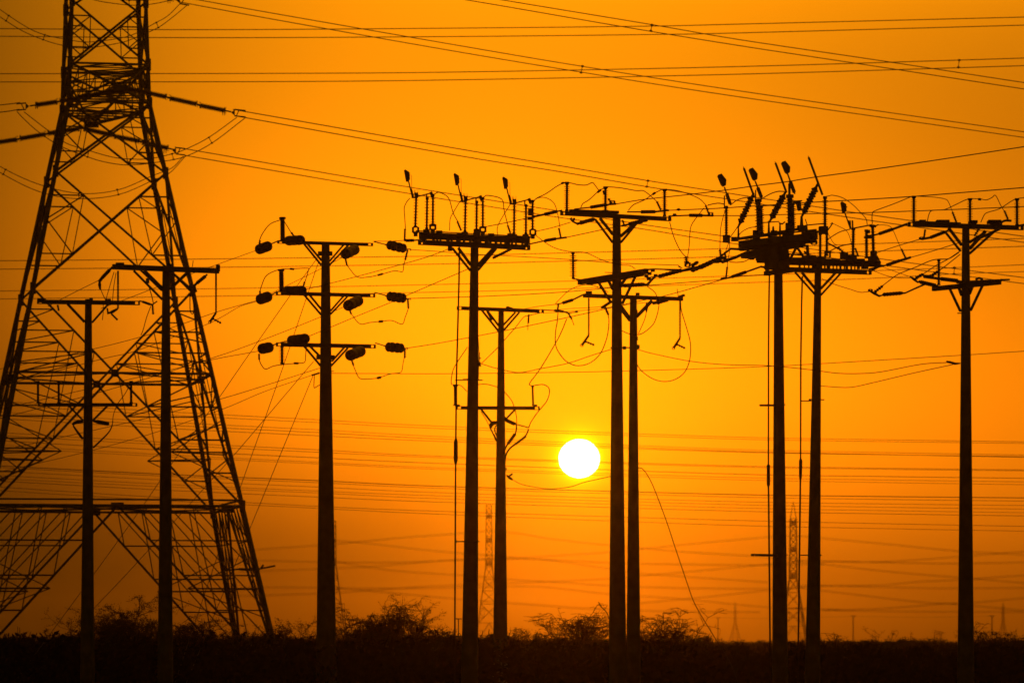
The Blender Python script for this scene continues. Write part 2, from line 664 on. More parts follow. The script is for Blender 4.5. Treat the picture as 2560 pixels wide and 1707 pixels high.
c.arm(*ARMS[2])
for a, b in (((761, 866), (801.5, 914.5)), ((775.4, 866), (800, 890.6)), ((860, 869), (829.6, 903)), ((869.4, 870), (828, 914.5))):
    c.brace(a, b, 4.5)
c.box(814, 893, 23, 5, 0.2, 'pole_band')
c.ins((705, 865), (705, 910), 3.2, 9, 10)
c.strain((694, 858), (685, 862), (684, 862.5), (683, 863), 2, 1.6, 2, name='link_rod')
c.pill((644, 874), (684, 866), 13.5, 4, 0.02)
c.strain((938, 857), (960, 864), (962, 864.5), (964, 865), 2, 1.4, 2, name='link_rod')
c.pill((962.6, 866.5), (1011.5, 871), 13, 4, 0.09)
c.pill((726, 851), (766, 846), 13, 3, 0.05, ya=0.5, yb=-1.2)
c.pill((904, 877), (873, 889), 14, 3, 0.05, ya=-0.3, yb=-1.6)
c.strain((694, 858), (710, 854), (720, 853), (728, 852), 2, 1.4, 3, name='link_rod')
c.sheath((647.5, 884), (648, 899), 4.2, 3)
c.tube([(647.8, 898.6), (653, 911), (663.8, 922.5), (683, 915), (705, 911.4), (740.3, 908), (761, 905.6), (764, 890), (765, 873)], 1.1)
c.tube([(735, 908), (746, 908)], 2.8, name='clamp', mat='steel', smooth=False)
c.sheath((878, 896), (884, 914), 4.2, 4)
c.tube([(883.8, 914.5), (898, 944.2), (920, 947), (946, 944.2), (976.3, 934.3), (1001.8, 930.5), (1007, 911), (1011, 892)], 1.0)
c.tube([(943, 945), (952, 943)], 3.2, name='clamp', mat='steel', smooth=False)
c.sheath((1012, 872), (1012, 895), 4.5, 5)
c.tube([(1011, 871), (1019, 870), (1018, 874)], 1.5, name='clamp', mat='steel', smooth=False)
c.k = 0
c.ins((799, 932), (779, 938), 2, 4, 4, name='neutral_insulator', caps=False, off=-0.3)
c.tube([(786, 936), (785, 955), (785.5, 969), (792, 966), (799, 962)], 1.0, off=-0.3)
c.tube([(829, 928), (835, 928)], 1.0, name='bolt', mat='steel', smooth=False)

# ================================================================== pole D: three-phase switch on double arms
d = Pole('tall pole carrying a double-arm switch with three upright paddle-tipped rods, left of the sun', 100,
         (1186.5, 612), (1173.7, 1700), 10, 21.5)
D = d
d.arm((1048.9, 605.8), (1321.8, 619.2), 13, off=-0.15)
d.arm((1048.9, 589.5), (1323, 601), 16, off=0.15, holes=False)
sw = Mesh()
swr = d.box(1186, 592, 2, 2, 0.2, 'disconnect_switch')
sw_root = swr
for a, b, h in (((1040, 577), (1330, 592), 2.4), ((1036, 580), (1330, 595), 1.6)):
    d.beam(a, b, h, 0.04, 'base_rail', par=sw_root)
for u, w_ in ((1058, 14), (1084, 5), (1093, 3), (1101, 2), (1120, 6), (1129, 3), (1146, 9), (1160, 3), (1176, 4), (1192, 20), (1217, 8), (1226, 3),
              (1240, 4), (1252, 2), (1268, 12), (1280, 3), (1290, 2), (1306, 3), (1316, 9)):
    vv = 599.5 + (u - 1048) * 0.047
    d.beam((u - w_ / 2, vv), (u + w_ / 2, vv + w_ * 0.047), 12, 0.07, 'spacer_block', par=sw_root)
for (ub, vb, ut, vt) in ((1038.2, 569, 1040.7, 489), (1066.7, 574, 1068, 493), (1082, 566, 1082.5, 485),
                         (1162.4, 580, 1164, 498), (1191, 583, 1192, 502), (1207, 571, 1207, 493),
                         (1285, 585, 1286, 505), (1314.7, 586, 1315, 511), (1331.5, 576, 1331.5, 500)):
    d.ins((ub, vb), (ut, vt), 2.7, 7.4, 9, mat='polymer', par=sw_root, name='insulator')
for u, v in ((1039, 575), (1082, 568), (1207, 574), (1332, 581)):
    d.ring(u, v, 6.5, 7, 3.0, par=sw_root)
    d.beam((u, v + 4), (u, v + 16), 9, 0.09, 'foot', par=sw_root)
for u, v in ((1066, 580), (1098, 583), (1162, 586), (1191, 588), (1285, 592), (1314, 592), (1150, 588), (1276, 590), (1228, 590)):
    d.box(u, v, 8, 6, 0.14, 'foot', par=sw_root)
d.beam((1192, 574), (1192, 606), 12, 0.15, 'drive_box', par=sw_root)
for k_, (u, v) in enumerate(((1040.7, 489), (1164, 498), (1286, 505))):
    d.beam((u - 2, v + 4), (u + 40, v - 7), 3.2, 0.04, 'switch_blade', par=sw_root)
    d.beam((u + 36, v - 9), (u + 41, v + 4), 6, 0.05, 'contact', par=sw_root)
    d.beam((u + 26, v - 4), (u + 26, v + 8), 2.2, 0.03, 'contact', par=sw_root)
    for q in (-4, -1.5, 5):
        d.beam((u + q, v + 2), (u + q - 1.5, v - 14), 1.2, 0.01, 'arc_horn', par=sw_root)
    d.box(u, v - 1, 4.5, 6, 0.08, 'contact', par=sw_root)
    d.beam((u - 11, v + 5), (u + 2, v + 6), 3, 0.05, 'contact', par=sw_root)
    pu, pv = ((1017.5, 439.5), (1141.2, 448.5), (1263, 457.4))[k_]
    d.beam((u - 9.5, v + 6), (pu + 3.5, pv + 12), 2.6, 0.03, 'switch_rod', par=sw_root)
    d.beam((u - 7.5, v + 6), (u - 13.5, v - 17), 6.2, 0.05, 'rod_housing', par=sw_root)
    d.paddle(pu, pv, 0, par=sw_root)
    d.tube([(pu + 7, pv - 1), (pu + 11.5, pv - 1), (pu + 12, pv + 33)], 0.6, 'trip_lever', 'steel', smooth=False, par=sw_root)
d.tube([(1024.6, 495.7), (1017, 505), (1010.6, 520), (1012, 545), (1013.7, 573)], 1.1)
d.sheath((1012.5, 572), (1011.5, 600), 4.2, 6)
d.strain((1048, 600), (1035, 601), (1014, 601.5), (1010, 600), 4.5, 2, 5)
d.tube([(1084, 488), (1089, 484), (1100, 481.6), (1121.6, 495.7), (1133, 532.7), (1145.8, 556)], 1.2)
d.sheath((1143, 553), (1153, 577), 5, 5)
d.tube([(1154, 502), (1149.6, 504.6), (1133, 532), (1125.4, 548), (1124, 577)], 1.0)
d.tube([(1206, 496), (1210.9, 492), (1219.8, 488.8), (1254, 498), (1260.6, 527.6), (1270.8, 568)], 1.2)
d.sheath((1269, 563), (1276, 583), 5, 5)
d.tube([(1277, 510), (1273.4, 514.8), (1245.3, 563), (1244, 590)], 1.0)
d.tube([(1333, 508), (1337, 500), (1345, 494), (1362, 486), (1381, 474)], 1.2)
d.tube([(1332, 505), (1339.7, 498), (1350, 494), (1367, 495.4), (1384.4, 507.5), (1393, 530), (1400, 568)], 1.0)
d.strain((1405, 526), (1392, 529), (1361, 536), (1330, 543), 5, 2.0, 9)
d.box(1325, 530, 5, 9, 0.1, 'clamp')
d.box(1326, 546, 7, 4, 0.1, 'clamp')
d.strain((1323, 610.5), (1361.5, 602), (1390, 597), (1416, 593.6), 4.8, 1.8, 9)
d.sheath((1397, 570), (1402, 594), 4.6, 5)
for a, b, h in (((1130.5, 620), (1176, 676.8), 4.5), ((1145.8, 620), (1177, 662.8), 6), ((1236, 620), (1195, 664), 9), ((1240, 622), (1195, 675.5), 5)):
    d.brace(a, b, h)
d.beam((1277, 623), (1232.6, 645), 6, 0.06, off=-0.4)
d.box(1125, 621, 5.5, 6, 0.2, 'clamp', off=-0.3)
d.k = 0
d.tube([(1148.4, 618), (1147.6, 700), (1141, 950), (1139.6, 1100), (1138.7, 1240), (1137, 1600), (1136.5, 1770)], 2.1, 'riser_cable', smooth=False, off=-0.25)
d.tube([(1140, 1095), (1139.5, 1105), (1139.3, 1150), (1139.2, 1160)], [2.4, 5.2, 5.2, 2.4], 'cable_joint', smooth=False, off=-0.25)
for v, ur in ((950, 1207), (1353, 1199)):
    d.tube([(1138, v), (ur, v)], 1.4, 'standoff_bracket', 'steel', smooth=False, off=-0.25)
d.box(1139, 1353, 2.5, 4, 0.08, 'cable_clip', off=-0.3)
d.tube([(1157, 947), (1180, 947)], 1.0, 'standoff_bracket', 'steel', smooth=False, off=-0.25)
d.tube([(1139, 1546), (1155, 1546), (1146, 1546), (1146, 1600)], 1.2, 'standoff_bracket', 'steel', smooth=False, off=-0.25)
d.tube([(1195, 835), (1197.5, 881), (1196, 950)], 0.9, 'earth_wire', smooth=False, off=-0.2)
d.tube([(1198.8, 880), (1198.8, 906)], 0.7, 'earth_wire', smooth=False, off=-0.3)
d.box(1200, 895.5, 3, 1.2, 0.05, 'cable_clip', off=-0.3)
d.box(1197, 910, 5, 5, 0.15, 'clamp', off=-0.2)
d.tube([(1194, 913), (1203, 915)], 1.6, 'clamp', 'steel', smooth=False, off=-0.25)
d.tube([(1169, 867), (1144, 904), (1132, 927), (1128, 957), (1135, 961.5), (1142, 961)], 1.0, off=-0.2)

# ================================================================== pole E: behind D, cable terminations
e = Pole('slimmer pole with black cable terminations below its lower crossarm, directly left of the sun', 129,
         (1252.8, 779), (1250.8, 1600), 7, 18)
E = e
e.arm((1145, 770), (1356.8, 778), 9)
for a, b in (((1205, 776), (1246, 827.6)), ((1217.8, 776), (1247, 814.8)), ((1288, 781), (1259, 812)), ((1298, 781), (1259, 826))):
    e.brace(a, b, 4)
e.beam((1267, 768), (1280, 772), 5, 0.1, 'clamp', off=-0.3)
e.beam((1218, 778), (1230, 800), 4, 0.06, 'clamp', off=-0.3)
e.strain((1358, 775), (1386, 776), (1409, 779), (1422, 783), 3.8, 1.5, 7)
e.sheath((1421, 783), (1429.5, 798), 3.6, 4)
e.tube([(1422, 783), (1431, 781), (1445, 779.5)], 1.2, 'clamp', 'steel', smooth=False)
e.ball = e.box(1441, 779.5, 3, 2.2, 0.06, 'clamp')
e.tube([(1429, 796), (1435, 813)], 0.9)
e.sheath((1322, 786), (1320.5, 808), 3.2, 5)
e.tube([(1320, 807), (1319.5, 825)], 0.8)
e.tube([(1358, 780), (1346, 783), (1322, 789), (1309, 793), (1289, 818), (1261, 850), (1243, 870), (1204, 908)], 1.0)
e.tube([(1395, 781.6), (1393, 805), (1388.7, 832.6), (1390, 866), (1406.5, 894), (1424, 908), (1446, 914), (1475, 907),
        (1500.6, 884), (1516.4, 846.6), (1522, 812), (1520.7, 789), (1513.6, 775)], 1.2)
e.tube([(1416.7, 797), (1405, 826), (1388.7, 858), (1350.4, 922), (1325, 956), (1326, 963), (1331, 964), (1344, 962),
        (1358, 961), (1371, 968), (1373.5, 982), (1366, 1003.6), (1345, 1029), (1327.5, 1054.6), (1322, 1068.6)], 1.2)
e.tube([(1142.5, 961.5), (1154, 965), (1167, 978)], 1.0)
e.tube([(1188, 962), (1215, 960), (1243, 967)], 1.0)
e.tube([(1261, 979), (1279, 1001), (1289, 1029), (1292, 1057), (1289, 1080)], 1.1)
e.arm((1142.5, 1019), (1347.3, 1020), 8.5)
e.ins((1139, 1014), (1138.5, 962), 4.0, 5.4, 17, mat='polymer')
e.ins((1333, 1014), (1331.3, 964), 2.2, 4.6, 16, mat='polymer')
e.box(1144, 1014, 6, 3, 0.08)
e.box(1338, 1014, 5, 3, 0.08)
for a, b in (((1202.4, 1022), (1232, 1060)), ((1289, 1022), (1262, 1050))):
    e.brace(a, b, 4.5)
e.tube([(1262.4, 1049.5), (1267, 1050.5), (1285, 1059), (1290, 1059)], [2.5, 4.6, 4.8, 2.8], 'surge_arrester', 'polymer', smooth=False, off=-0.3)
e.ins((1289, 1060), (1322, 1068.6), 1.1, 4.2, 10, name='insulator', mat='polymer', caps=False, off=-0.3)
e.tube([(1244, 1056), (1233, 1057), (1228, 1062), (1226, 1069)], [4, 5.5, 5.5, 3], 'surge_arrester', 'polymer', smooth=False, off=-0.3)
e.tube([(1247, 1061), (1239, 1065), (1237, 1076), (1242, 1090)], 1.6, 'mounting_strap', 'steel', off=-0.3)
e.tube([(1202, 1028), (1216, 1050), (1225, 1068)], 0.9, off=-0.3)
e.tube([(1225, 1068), (1232.7, 1083.7), (1241, 1102)], 1.8, 'cable_tail', off=-0.3)
e.sheath((1234, 1085), (1241, 1101), 4.2, 4)
e.tube([(1291, 1062), (1291, 1072), (1288, 1086)], 1.8, 'cable_tail', off=-0.3)
e.ins((1288, 1084), (1270, 1109), 3.6, 6.3, 6, name='cable_termination', mat='polymer', caps=False, off=-0.3)
e.tube([(1271, 1107), (1264, 1119), (1259, 1135)], 2.0, 'cable_tail', off=-0.3)
e.tube([(1321.5, 1072), (1318, 1082), (1312, 1092)], 1.8, 'cable_tail', off=-0.3)
e.ins((1315, 1090), (1287, 1111), 2.4, 5.6, 9, name='cable_termination', mat='polymer', caps=False, off=-0.3)
e.tube([(1289, 1109), (1273.5, 1122), (1264, 1140), (1261, 1170)], 2.2, 'cable_tail', off=-0.3)
e.k = 0
e.box(1263, 1047, 2, 5, 0.1, off=-0.2)
e.tube([(1266, 1187), (1274, 1194), (1282, 1199)], [1.6, 3.4, 2.2], 'clamp', 'steel', smooth=False, off=-0.2)
e.tube([(1273, 1190), (1281, 1184)], 2.4, 'clamp', 'steel', smooth=False, off=-0.2)
e.box(1265.5, 1172, 1.4, 3, 0.05, 'step_bolt')
e.box(1264.5, 1302, 1.4, 6, 0.05, 'step_bolt')

# ================================================================== pole F: right of the sun, two arms
f = Pole('tall pole right beside the setting sun, with a second, slanting arm below its top crossarm', 102,
         (1541.5, 540), (1543.8, 1600), 10, 21.5)
Fp = f
f.arm((1404.5, 533.3), (1674.3, 548), 10.5)
f.beam((1425, 527), (1545, 531), 7, 0.1, 'arm_cap', off=-0.2)
for (a, b) in (((1417, 528), (1417.5, 457)), ((1513.6, 533), (1513.6, 468)), ((1661.4, 541), (1661.4, 474))):
    f.ins(a, b, 3.0, 8.8, 11, mat='polymer')
for u, v in ((1417, 457), (1514, 468.5), (1662, 474.5)):
    f.box(u, v, 6, 2.2, 0.06, 'clamp')
for a, b, h in (((1487.8, 548), (1531.5, 606.5), 4), ((1500, 546), (1532, 586), 6), ((1591, 556), (1552, 590.7), 7), ((1594, 556), (1552, 606.5), 4.5)):
    f.brace(a, b, h)
f.tube([(1407, 458), (1417, 457), (1430, 458.5), (1444.7, 462), (1465, 463), (1480.6, 457), (1488, 464), (1499, 479)], 1.2)
f.tube([(1404, 459), (1409, 457)], 3.0, 'clamp', 'steel', smooth=False)
f.tube([(1380, 474), (1392, 466), (1407, 458)], 1.2)
f.tube([(1452, 519), (1457.6, 509), (1473.4, 499), (1498, 477), (1513.6, 469)], 1.2)
f.tube([(1494, 481), (1502, 475)], 3.0, 'clamp', 'steel', smooth=False)
f.tube([(1516.5, 467), (1551, 470), (1591, 477), (1608, 477), (1625.5, 489), (1644, 506)], 1.2)
f.sheath((1642, 504), (1652, 525), 5, 5)
f.tube([(1571, 526), (1584, 512), (1611, 500), (1634, 484.5), (1654, 474.5), (1661, 473.6)], 1.2)
f.tube([(1632, 486), (1638, 482)], 3.0, 'clamp', 'steel', smooth=False)
f.tube([(1665.7, 473.6), (1694, 477), (1723, 486), (1749, 497.5), (1765, 513)], 1.1)
f.sheath((1764, 513), (1773, 538), 5, 5)
f.strain((1436, 523), (1476, 518.5), (1516, 512), (1540, 510), 5, 1.8, 10)
f.sheath((1521, 497), (1530, 509), 5, 3)
f.ring(1531, 507, 5, 5, 1.6)
f.sheath((1508, 478), (1511, 487), 4.5, 3)
f.strain((1568, 530), (1602.6, 530), (1638, 529.5), (1672, 526), 5, 1.8, 10)
f.tube([(1692, 524), (1697, 524), (1701, 524)], [1.8, 4, 1.8], 'clamp', 'steel', smooth=False)
f.strain((1671.5, 540.5), (1723, 538.5), (1756, 538.8), (1783, 539.5), 5, 1.9, 9)
f.tube([(1683, 537), (1690, 537)], 3.2, 'clamp', 'steel', smooth=False)
f.ring(1777, 535, 4, 3.5, 1.4)
f.strain((1487, 547), (1485, 548), (1450, 558), (1442, 560), 5.6, 2.4, 8)
f.tube([(1445, 560), (1436, 556), (1430, 552), (1427, 548), (1429, 545)], 2.6, 'clamp', 'steel')
f.sheath((1436, 545), (1432, 556), 4, 3)
f.strain((1554, 565), (1572, 561), (1606, 553), (1618, 551), 6.2, 2.6, 7)
f.sheath((1556, 550), (1560, 562), 4, 3)
f.tube([(1674, 555), (1684, 590.7), (1700, 625), (1716, 644)], 1.1, off=-0.3)
f.tube([(1760, 520), (1747.5, 536), (1729, 562), (1724.6, 585), (1723, 613.7), (1719, 642)], 1.1, off=-0.3)
f.arm((1449, 705.5), (1616, 678), 13, off=-0.2)
f.arm((1470, 707), (1606, 684), 12, off=0.2, holes=False)
f.ins((1433, 697), (1432.4, 631), 2.9, 10, 11, mat='polymer', off=0)
f.strain((1432, 697), (1440, 698), (1446, 699), (1451, 700), 2.4, 1.6, 2, name='bracket')
f.box(1438, 651, 5, 2, 0.06, 'clamp')
for a, b, h in (((1497.8, 708), (1526, 754), 4.5), ((1522, 703), (1531, 722), 6), ((1588, 692), (1556, 758.6), 4.5), ((1566, 693), (1553, 712), 6)):
    f.brace(a, b, h)
f.tube([(1513, 681), (1532, 682)], 1.0, 'step_bolt', 'steel', smooth=False)
f.ins((1561, 714), (1609.7, 711), 4.4, 5.6, 14, name='strain_insulator', mat='polymer', caps=False, off=-0.4)
f.tube([(1609, 711), (1618, 712), (1628, 701), (1640, 690)], [1.5, 3.6, 3.2, 2.4], 'clamp', 'steel', smooth=False, off=-0.4)
f.tube([(1552, 716), (1562, 714)], 1.8, 'link_rod', 'steel', smooth=False, off=-0.4)
f.tube([(1604, 676), (1632.7, 672.6), (1660, 673.5), (1701.6, 675)], [3, 1.8, 1.8, 2.6], 'link_rod', 'steel', smooth=False)
for u, v in ((1608, 680), (1616, 690), (1624, 684), (1632, 676), (1639, 689), (1622, 697)):
    f.box(u, v, 5, 3.5, 0.1, 'clamp')
f.ins((1647, 691), (1704, 676), 3.2, 5.6, 13, name='strain_insulator', mat='polymer', caps=False)
f.tube([(1616, 694), (1648, 691)], 1.4, 'link_rod', 'steel', smooth=False)
f.tube([(1660, 674), (1705, 677), (1735, 670)], [1.5, 3.4, 5], 'clamp', 'steel', smooth=False)
f.ring(1719, 661.5, 5.5, 5, 2.6)
f.sheath((1715, 641), (1717, 662), 7, 4)
f.sheath((1730, 664), (1745, 655), 5, 4)
f.tube([(1697, 665), (1706, 671), (1697, 667)], 1.6, 'clamp', 'steel', smooth=False)
f.ins((1730, 676), (1783, 654), 4.4, 6.2, 12, name='strain_insulator', mat='polymer', caps=False)
f.ring(1791, 652, 6, 5, 2.2)
f.tube([(1783, 655), (1800, 645)], 2.4, 'link_rod', 'steel', smooth=False)
f.tube([(1388.7, 759), (1403, 744), (1423, 726), (1449, 714.6), (1475, 712), (1498, 719), (1520, 730)], 0.9, off=-0.3)
f.sheath((1513, 768), (1521, 787), 4, 4)
f.beam((1505, 769), (1528, 754), 4.5, 0.06, 'clamp', off=-0.3)
f.k = 0
f.tube([(1526, 869), (1574, 869)], 1.6, 'bolt', 'steel', smooth=False, off=-0.2)
f.box(1561, 869.5, 4, 4, 0.1, 'clamp', off=-0.2)

# ================================================================== pole G: behind F
g = Pole('shorter slim pole close behind the one beside the sun, two hanging insulators on its crossarm', 111,
         (1583.4, 742), (1583.6, 1600), 8.6, 17.3)
Gp = g
g.arm((1459, 739), (1706, 747.5), 9.5, holes=False)
g.box(1472, 732, 8, 4, 0.1, 'clamp')
g.box(1594, 735, 5, 3, 0.1, 'clamp')
g.beam((1699, 742), (1710, 738), 6, 0.1, 'clamp')
for a, b, h in (((1553, 765), (1575, 795), 5), ((1546, 766), (1574, 802), 4), ((1630, 752), (1591, 792), 8)):
    g.brace(a, b, h)
for u0, v0, v1 in ((1472, 745, 838), (1700, 752, 845)):
    g.tube([(u0, v0), (u0, v0 + 30)], 2.0, 'hanger_rod', 'steel', smooth=False)
    g.ins((u0, v0 + 28), (u0, v1), 1.7, 4.0, 17, name='suspension_insulator', mat='polymer', caps=False)
g.clampv((1472, 838), (1454.7, 863), (1486, 862.5))
g.clampv((1700, 845), (1684, 870), (1713, 870.5))
g.strain((1391, 761), (1406.5, 757.5), (1432, 749.5), (1455, 738), 4.6, 1.6, 9)
g.strain((1455, 738), (1460, 737), (1468, 736), (1476, 735), 3, 2, 3, name='link_rod')
g.tube([(1396, 761), (1394, 775)], 2.2, 'clamp', 'steel', smooth=False)
g.strain((1672, 747), (1670, 748), (1642, 756), (1632, 758), 6.5, 3, 7)
g.tube([(1616, 757), (1617, 768), (1616, 780)], [1.4, 3.5, 1.8], 'clamp', 'polymer', smooth=False, off=-0.3)
g.tube([(1701.5, 753), (1704, 778), (1716, 818), (1726, 858), (1724.5, 898), (1711.6, 930), (1687, 948.6), (1658.5, 953.4),
        (1630, 945.7), (1604, 927), (1592.5, 911)], 1.1, off=-0.3)
g.tube([(1618, 716), (1635.5, 729), (1642.7, 743), (1647, 766), (1635.5, 806.5), (1612.6, 829), (1594, 836.6), (1572, 834), (1555, 826.6)], 1.1, off=-0.3)
g.tube([(1616, 780), (1611, 800), (1596, 834)], 0.9, off=-0.3)
g.tube([(1697, 752), (1693, 722)], 0.9, 'lightning_spike', 'steel', smooth=False)
g.k = 0
g.box(1594.5, 867, 4.5, 5, 0.12, 'clamp', off=-0.1)
g.box(1592.5, 846, 2, 5, 0.1, 'clamp', off=-0.1)
g.box(1592, 779, 2, 4, 0.1, 'clamp', off=-0.1)
g.ins((1591.5, 780), (1592.5, 836), 0.8, 2.4, 14, name='step_bolts', mat='steel', caps=False, off=-0.1)

# ================================================================== pole H: crowded switch pole
h = Pole('tall pole under the most crowded black cluster of switches, fat tilted insulators and slanting rods', 105,
         (1945.6, 640), (1950, 1600), 10.4, 19.2)
H = h
for a, b, th, of in (((1850.8, 611), (2039.5, 590), 17, -0.5), ((1852, 622), (2036, 601), 12, 0.5), ((1870, 634), (2010, 611), 12, 0.0)):
    h.arm(a, b, th, off=of, holes=(of == -0.5))
h.beam((1866, 640), (1958, 626), 14, 0.3, 'arm_bracket', off=-0.3)
h.beam((1905, 650), (1960, 640), 16, 0.3, 'arm_bracket', off=-0.3)
h.beam((1925, 664), (1960, 662), 22, 0.3, 'arm_bracket', off=-0.3)
h.arm((1913, 684), (1990, 674), 11, off=-0.2, holes=False)
h.beam((1800 + 30, 601), (2040, 574), 3.2, 0.05, 'base_rail', off=-0.3)
h.beam((1850, 596), (1900, 588), 5.5, 0.05, 'base_rail', off=-0.5)
h.beam((1900, 589), (2000, 572), 6, 0.06, 'base_rail', off=-0.5)
h.beam((1998, 575), (2050, 580), 5.5, 0.05, 'base_rail', off=-0.5)
for u, v, a, b in ((1816, 597, 9, 9), (1837, 598, 9, 5), (1891, 588, 9, 12), (1975, 570, 11, 12), (2058, 576, 11, 9), (1970, 590, 14, 12),
                   (1935, 583, 8, 6), (2005, 570, 12, 6), (1950, 600, 30, 9), (1895, 606, 20, 8), (2020, 588, 16, 7), (1990, 600, 20, 9)):
    h.box(u, v, a, b, 0.2, 'foot')
s_ = h.box(1895, 600, 3, 3, 0.1, 'disconnect_switch')
for a, b, co, di in (((1815.8, 598), (1815.8, 515), 3.2, 8, ), ((1898, 590), (1895.4, 498), 6, 11), ((1904, 585), (1902, 515), 4, 9),
                     ((1976, 585), (1974.5, 487), 6.5, 11), ((1983, 575), (1981, 508), 4, 9), ((2062.5, 570), (2062.5, 491), 3.4, 8.2)):
    h.ins(a, b, co, di, 11, mat='polymer', par=s_, name='insulator')
for a, b in (((1850.8, 556), (1878.6, 495)), ((1929.6, 544), (1958.5, 490)), ((2009.7, 531), (2039, 471))):
    m_ = (a[0] * 0.12 + b[0] * 0.88, a[1] * 0.12 + b[1] * 0.88)
    h.ins(a, b, 5.5, 9.6, 9, mat='polymer', par=s_, name='insulator', caps=False)
    dx_, dy_ = (b[0] - a[0]) / 60, (b[1] - a[1]) / 60
    h.tube([(b[0] - dx_ * 2, b[1] - dy_ * 2), (b[0] + dx_ * 12, b[1] + dy_ * 12)], [4.2, 2.6], 'contact', 'steel', smooth=False, par=s_)
    h.tube([(a[0] + dx_ * 2, a[1] + dy_ * 2), (a[0] - dx_ * 14, a[1] - dy_ * 14)], [4, 2.0], 'contact', 'steel', smooth=False, par=s_)
for a, b in (((1859.7, 421), (1886, 494)), ((1938.8, 408), (1966, 481)), ((2021.7, 394), (2056, 487))):
    h.beam(a, b, 3.6, 0.04, 'arcing_rod', par=s_)
    h.tube([a, (a[0] - 1.5, a[1] - 4)], 0.8, 'rod_tip', 'steel', smooth=False, par=s_)
for (pu, pv), a, b in (((1804.8, 451.4), (1811, 468), (1826.5, 513)), ((1883, 436.6), (1888, 453), (1905, 497)), ((1964.3, 419.5), (1969, 435), (1987, 485))):
    h.paddle(pu, pv, 1, par=s_)
    h.beam(a, b, 2.4, 0.03, 'switch_rod', par=s_)
    h.beam((a[0] * 0.62 + b[0] * 0.38, a[1] * 0.62 + b[1] * 0.38), (a[0] * 0.08 + b[0] * 0.92, a[1] * 0.08 + b[1] * 0.92), 6.5, 0.06, 'rod_housing', par=s_)
for u, v in ((1811, 500), (1889, 486), (1972, 470), (1975, 470)):
    h.beam((u, v - 11), (u, v + 22), 2.4, 0.03, 'arc_horn', par=s_)
h.tube([(1826.5, 512.6), (1842, 501), (1859.7, 495), (1879, 493.5)], 1.4)
h.tube([(1903, 498.6), (1923.5, 486), (1944, 479), (1960, 479)], 1.4)
h.tube([(1770, 513), (1788, 509), (1800, 508.5), (1811, 511)], 1.4)
h.tube([(1812.5, 526.7), (1805, 553.5), (1801, 580), (1799.7, 625)], 0.9)
h.sheath((1799.7, 624), (1803, 648), 5, 5)
h.sheath((1812, 630), (1815, 650), 4.6, 4)
h.tube([(1826, 592), (1838, 576), (1848, 560)], 1.1)
h.tube([(1822, 607), (1815, 625), (1812, 640)], 0.9)
h.tube([(1824, 607), (1824, 625), (1821, 645), (1818, 668)], 0.9)
h.sheath((1818, 667), (1815, 696), 4.4, 6)
h.tube([(1847, 588), (1857, 578), (1873, 570), (1892, 567)], 1.1)
h.tube([(2066, 491), (2073, 490), (2081.6, 488.4), (2107, 495), (2132.7, 512.6), (2150, 530), (2165, 547), (2168, 562)], 1.0)
# second row of fuse links in the middle of the cluster
for a, b, w_ in (((1905, 557), (1947, 554), 2.4), ((1908, 515), (1936, 513), 2.4), ((2018, 563), (2060, 559), 2.6), ((1976, 504), (2004, 502), 3)):
    h.beam(a, b, w_, 0.04, 'fuse_link')
h.tube([(1985, 505), (1996, 507), (1999, 526)], [4, 7, 5.5], 'fuse_body', 'polymer', smooth=False)
for u, v0, v1, r_ in ((1922, 552, 582, 3.4), (1933, 566, 584, 4), (1950, 560, 586, 3.4), (1846, 566, 600, 3.2), (2004, 540, 576, 5.2), (2016, 562, 580, 4.4), (1950, 575, 600, 3)):
    h.tube([(u, v0), (u, v1)], [r_ * 0.55, r_], 'contact', 'steel', smooth=False)
h.tube([(1948, 558), (1956, 560), (1962, 555)], 2, 'contact', 'steel', smooth=False)
h.tube([(2013, 548), (2018, 562)], 1.2, 'arc_horn', 'steel', smooth=False)
h.ring(2035, 606, 6, 5, 2.2)
h.beam((2008, 604), (2038, 600), 4, 0.08, 'bracket')
h.ins((1752, 668), (1781, 654), 4.6, 7, 8, name='strain_insulator', mat='polymer', caps=False)
for u, v, a_, b_ in ((1786, 652, 7, 4.5), (1797, 650, 8, 6.5), (1806, 645, 8, 4), (1814, 651, 6, 5)):
    h.box(u, v, a_, b_, 0.12, 'clamp')
h.tube([(1806, 655), (1840, 643), (1872, 629)], [4.5, 4.2, 4.2], 'strain_insulator', 'polymer', smooth=False)
h.tube([(1796, 645), (1812, 633), (1827, 622), (1858, 624)], 3.0, 'link_rod', 'steel', smooth=False)
h.tube([(1824, 655), (1842, 656), (1860, 654), (1874, 647)], 1.2)
for u, v in ((1868, 640), (1880, 646), (1895, 648), (1908, 643), (1902, 652), (1886, 633), (1912, 650)):
    h.box(u, v, 6, 3.4, 0.1, 'clamp')
h.strain((1803, 699), (1830, 692), (1865, 680), (1904, 666), 4.8, 1.8, 10)
h.tube([(1902, 667), (1912, 668), (1922, 667)], 2.6, 'link_rod', 'steel', smooth=False)
h.tube([(1803, 697), (1814, 695)], 3.2, 'clamp', 'steel', smooth=False)
h.tube([(1803, 699.5), (1850, 691), (1913, 687.5)], 1.2)
for u, v in ((1914, 668), (1918, 678), (1922, 686), (1916, 684)):
    h.box(u, v, 5, 3, 0.1, 'clamp')
for a, b, th in (((1990, 620), (1974, 651), 4.5), ((1995, 622), (2008, 641), 4), ((1966, 625), (1952, 660), 9), ((1915, 645), (1936, 672), 7)):
    h.brace(a, b, th)
h.k = 0
h.tube([(1923.5, 686), (1922, 780), (1921.2, 880), (1921, 1160)], 2.0, 'riser_cable', smooth=False, off=-0.25)
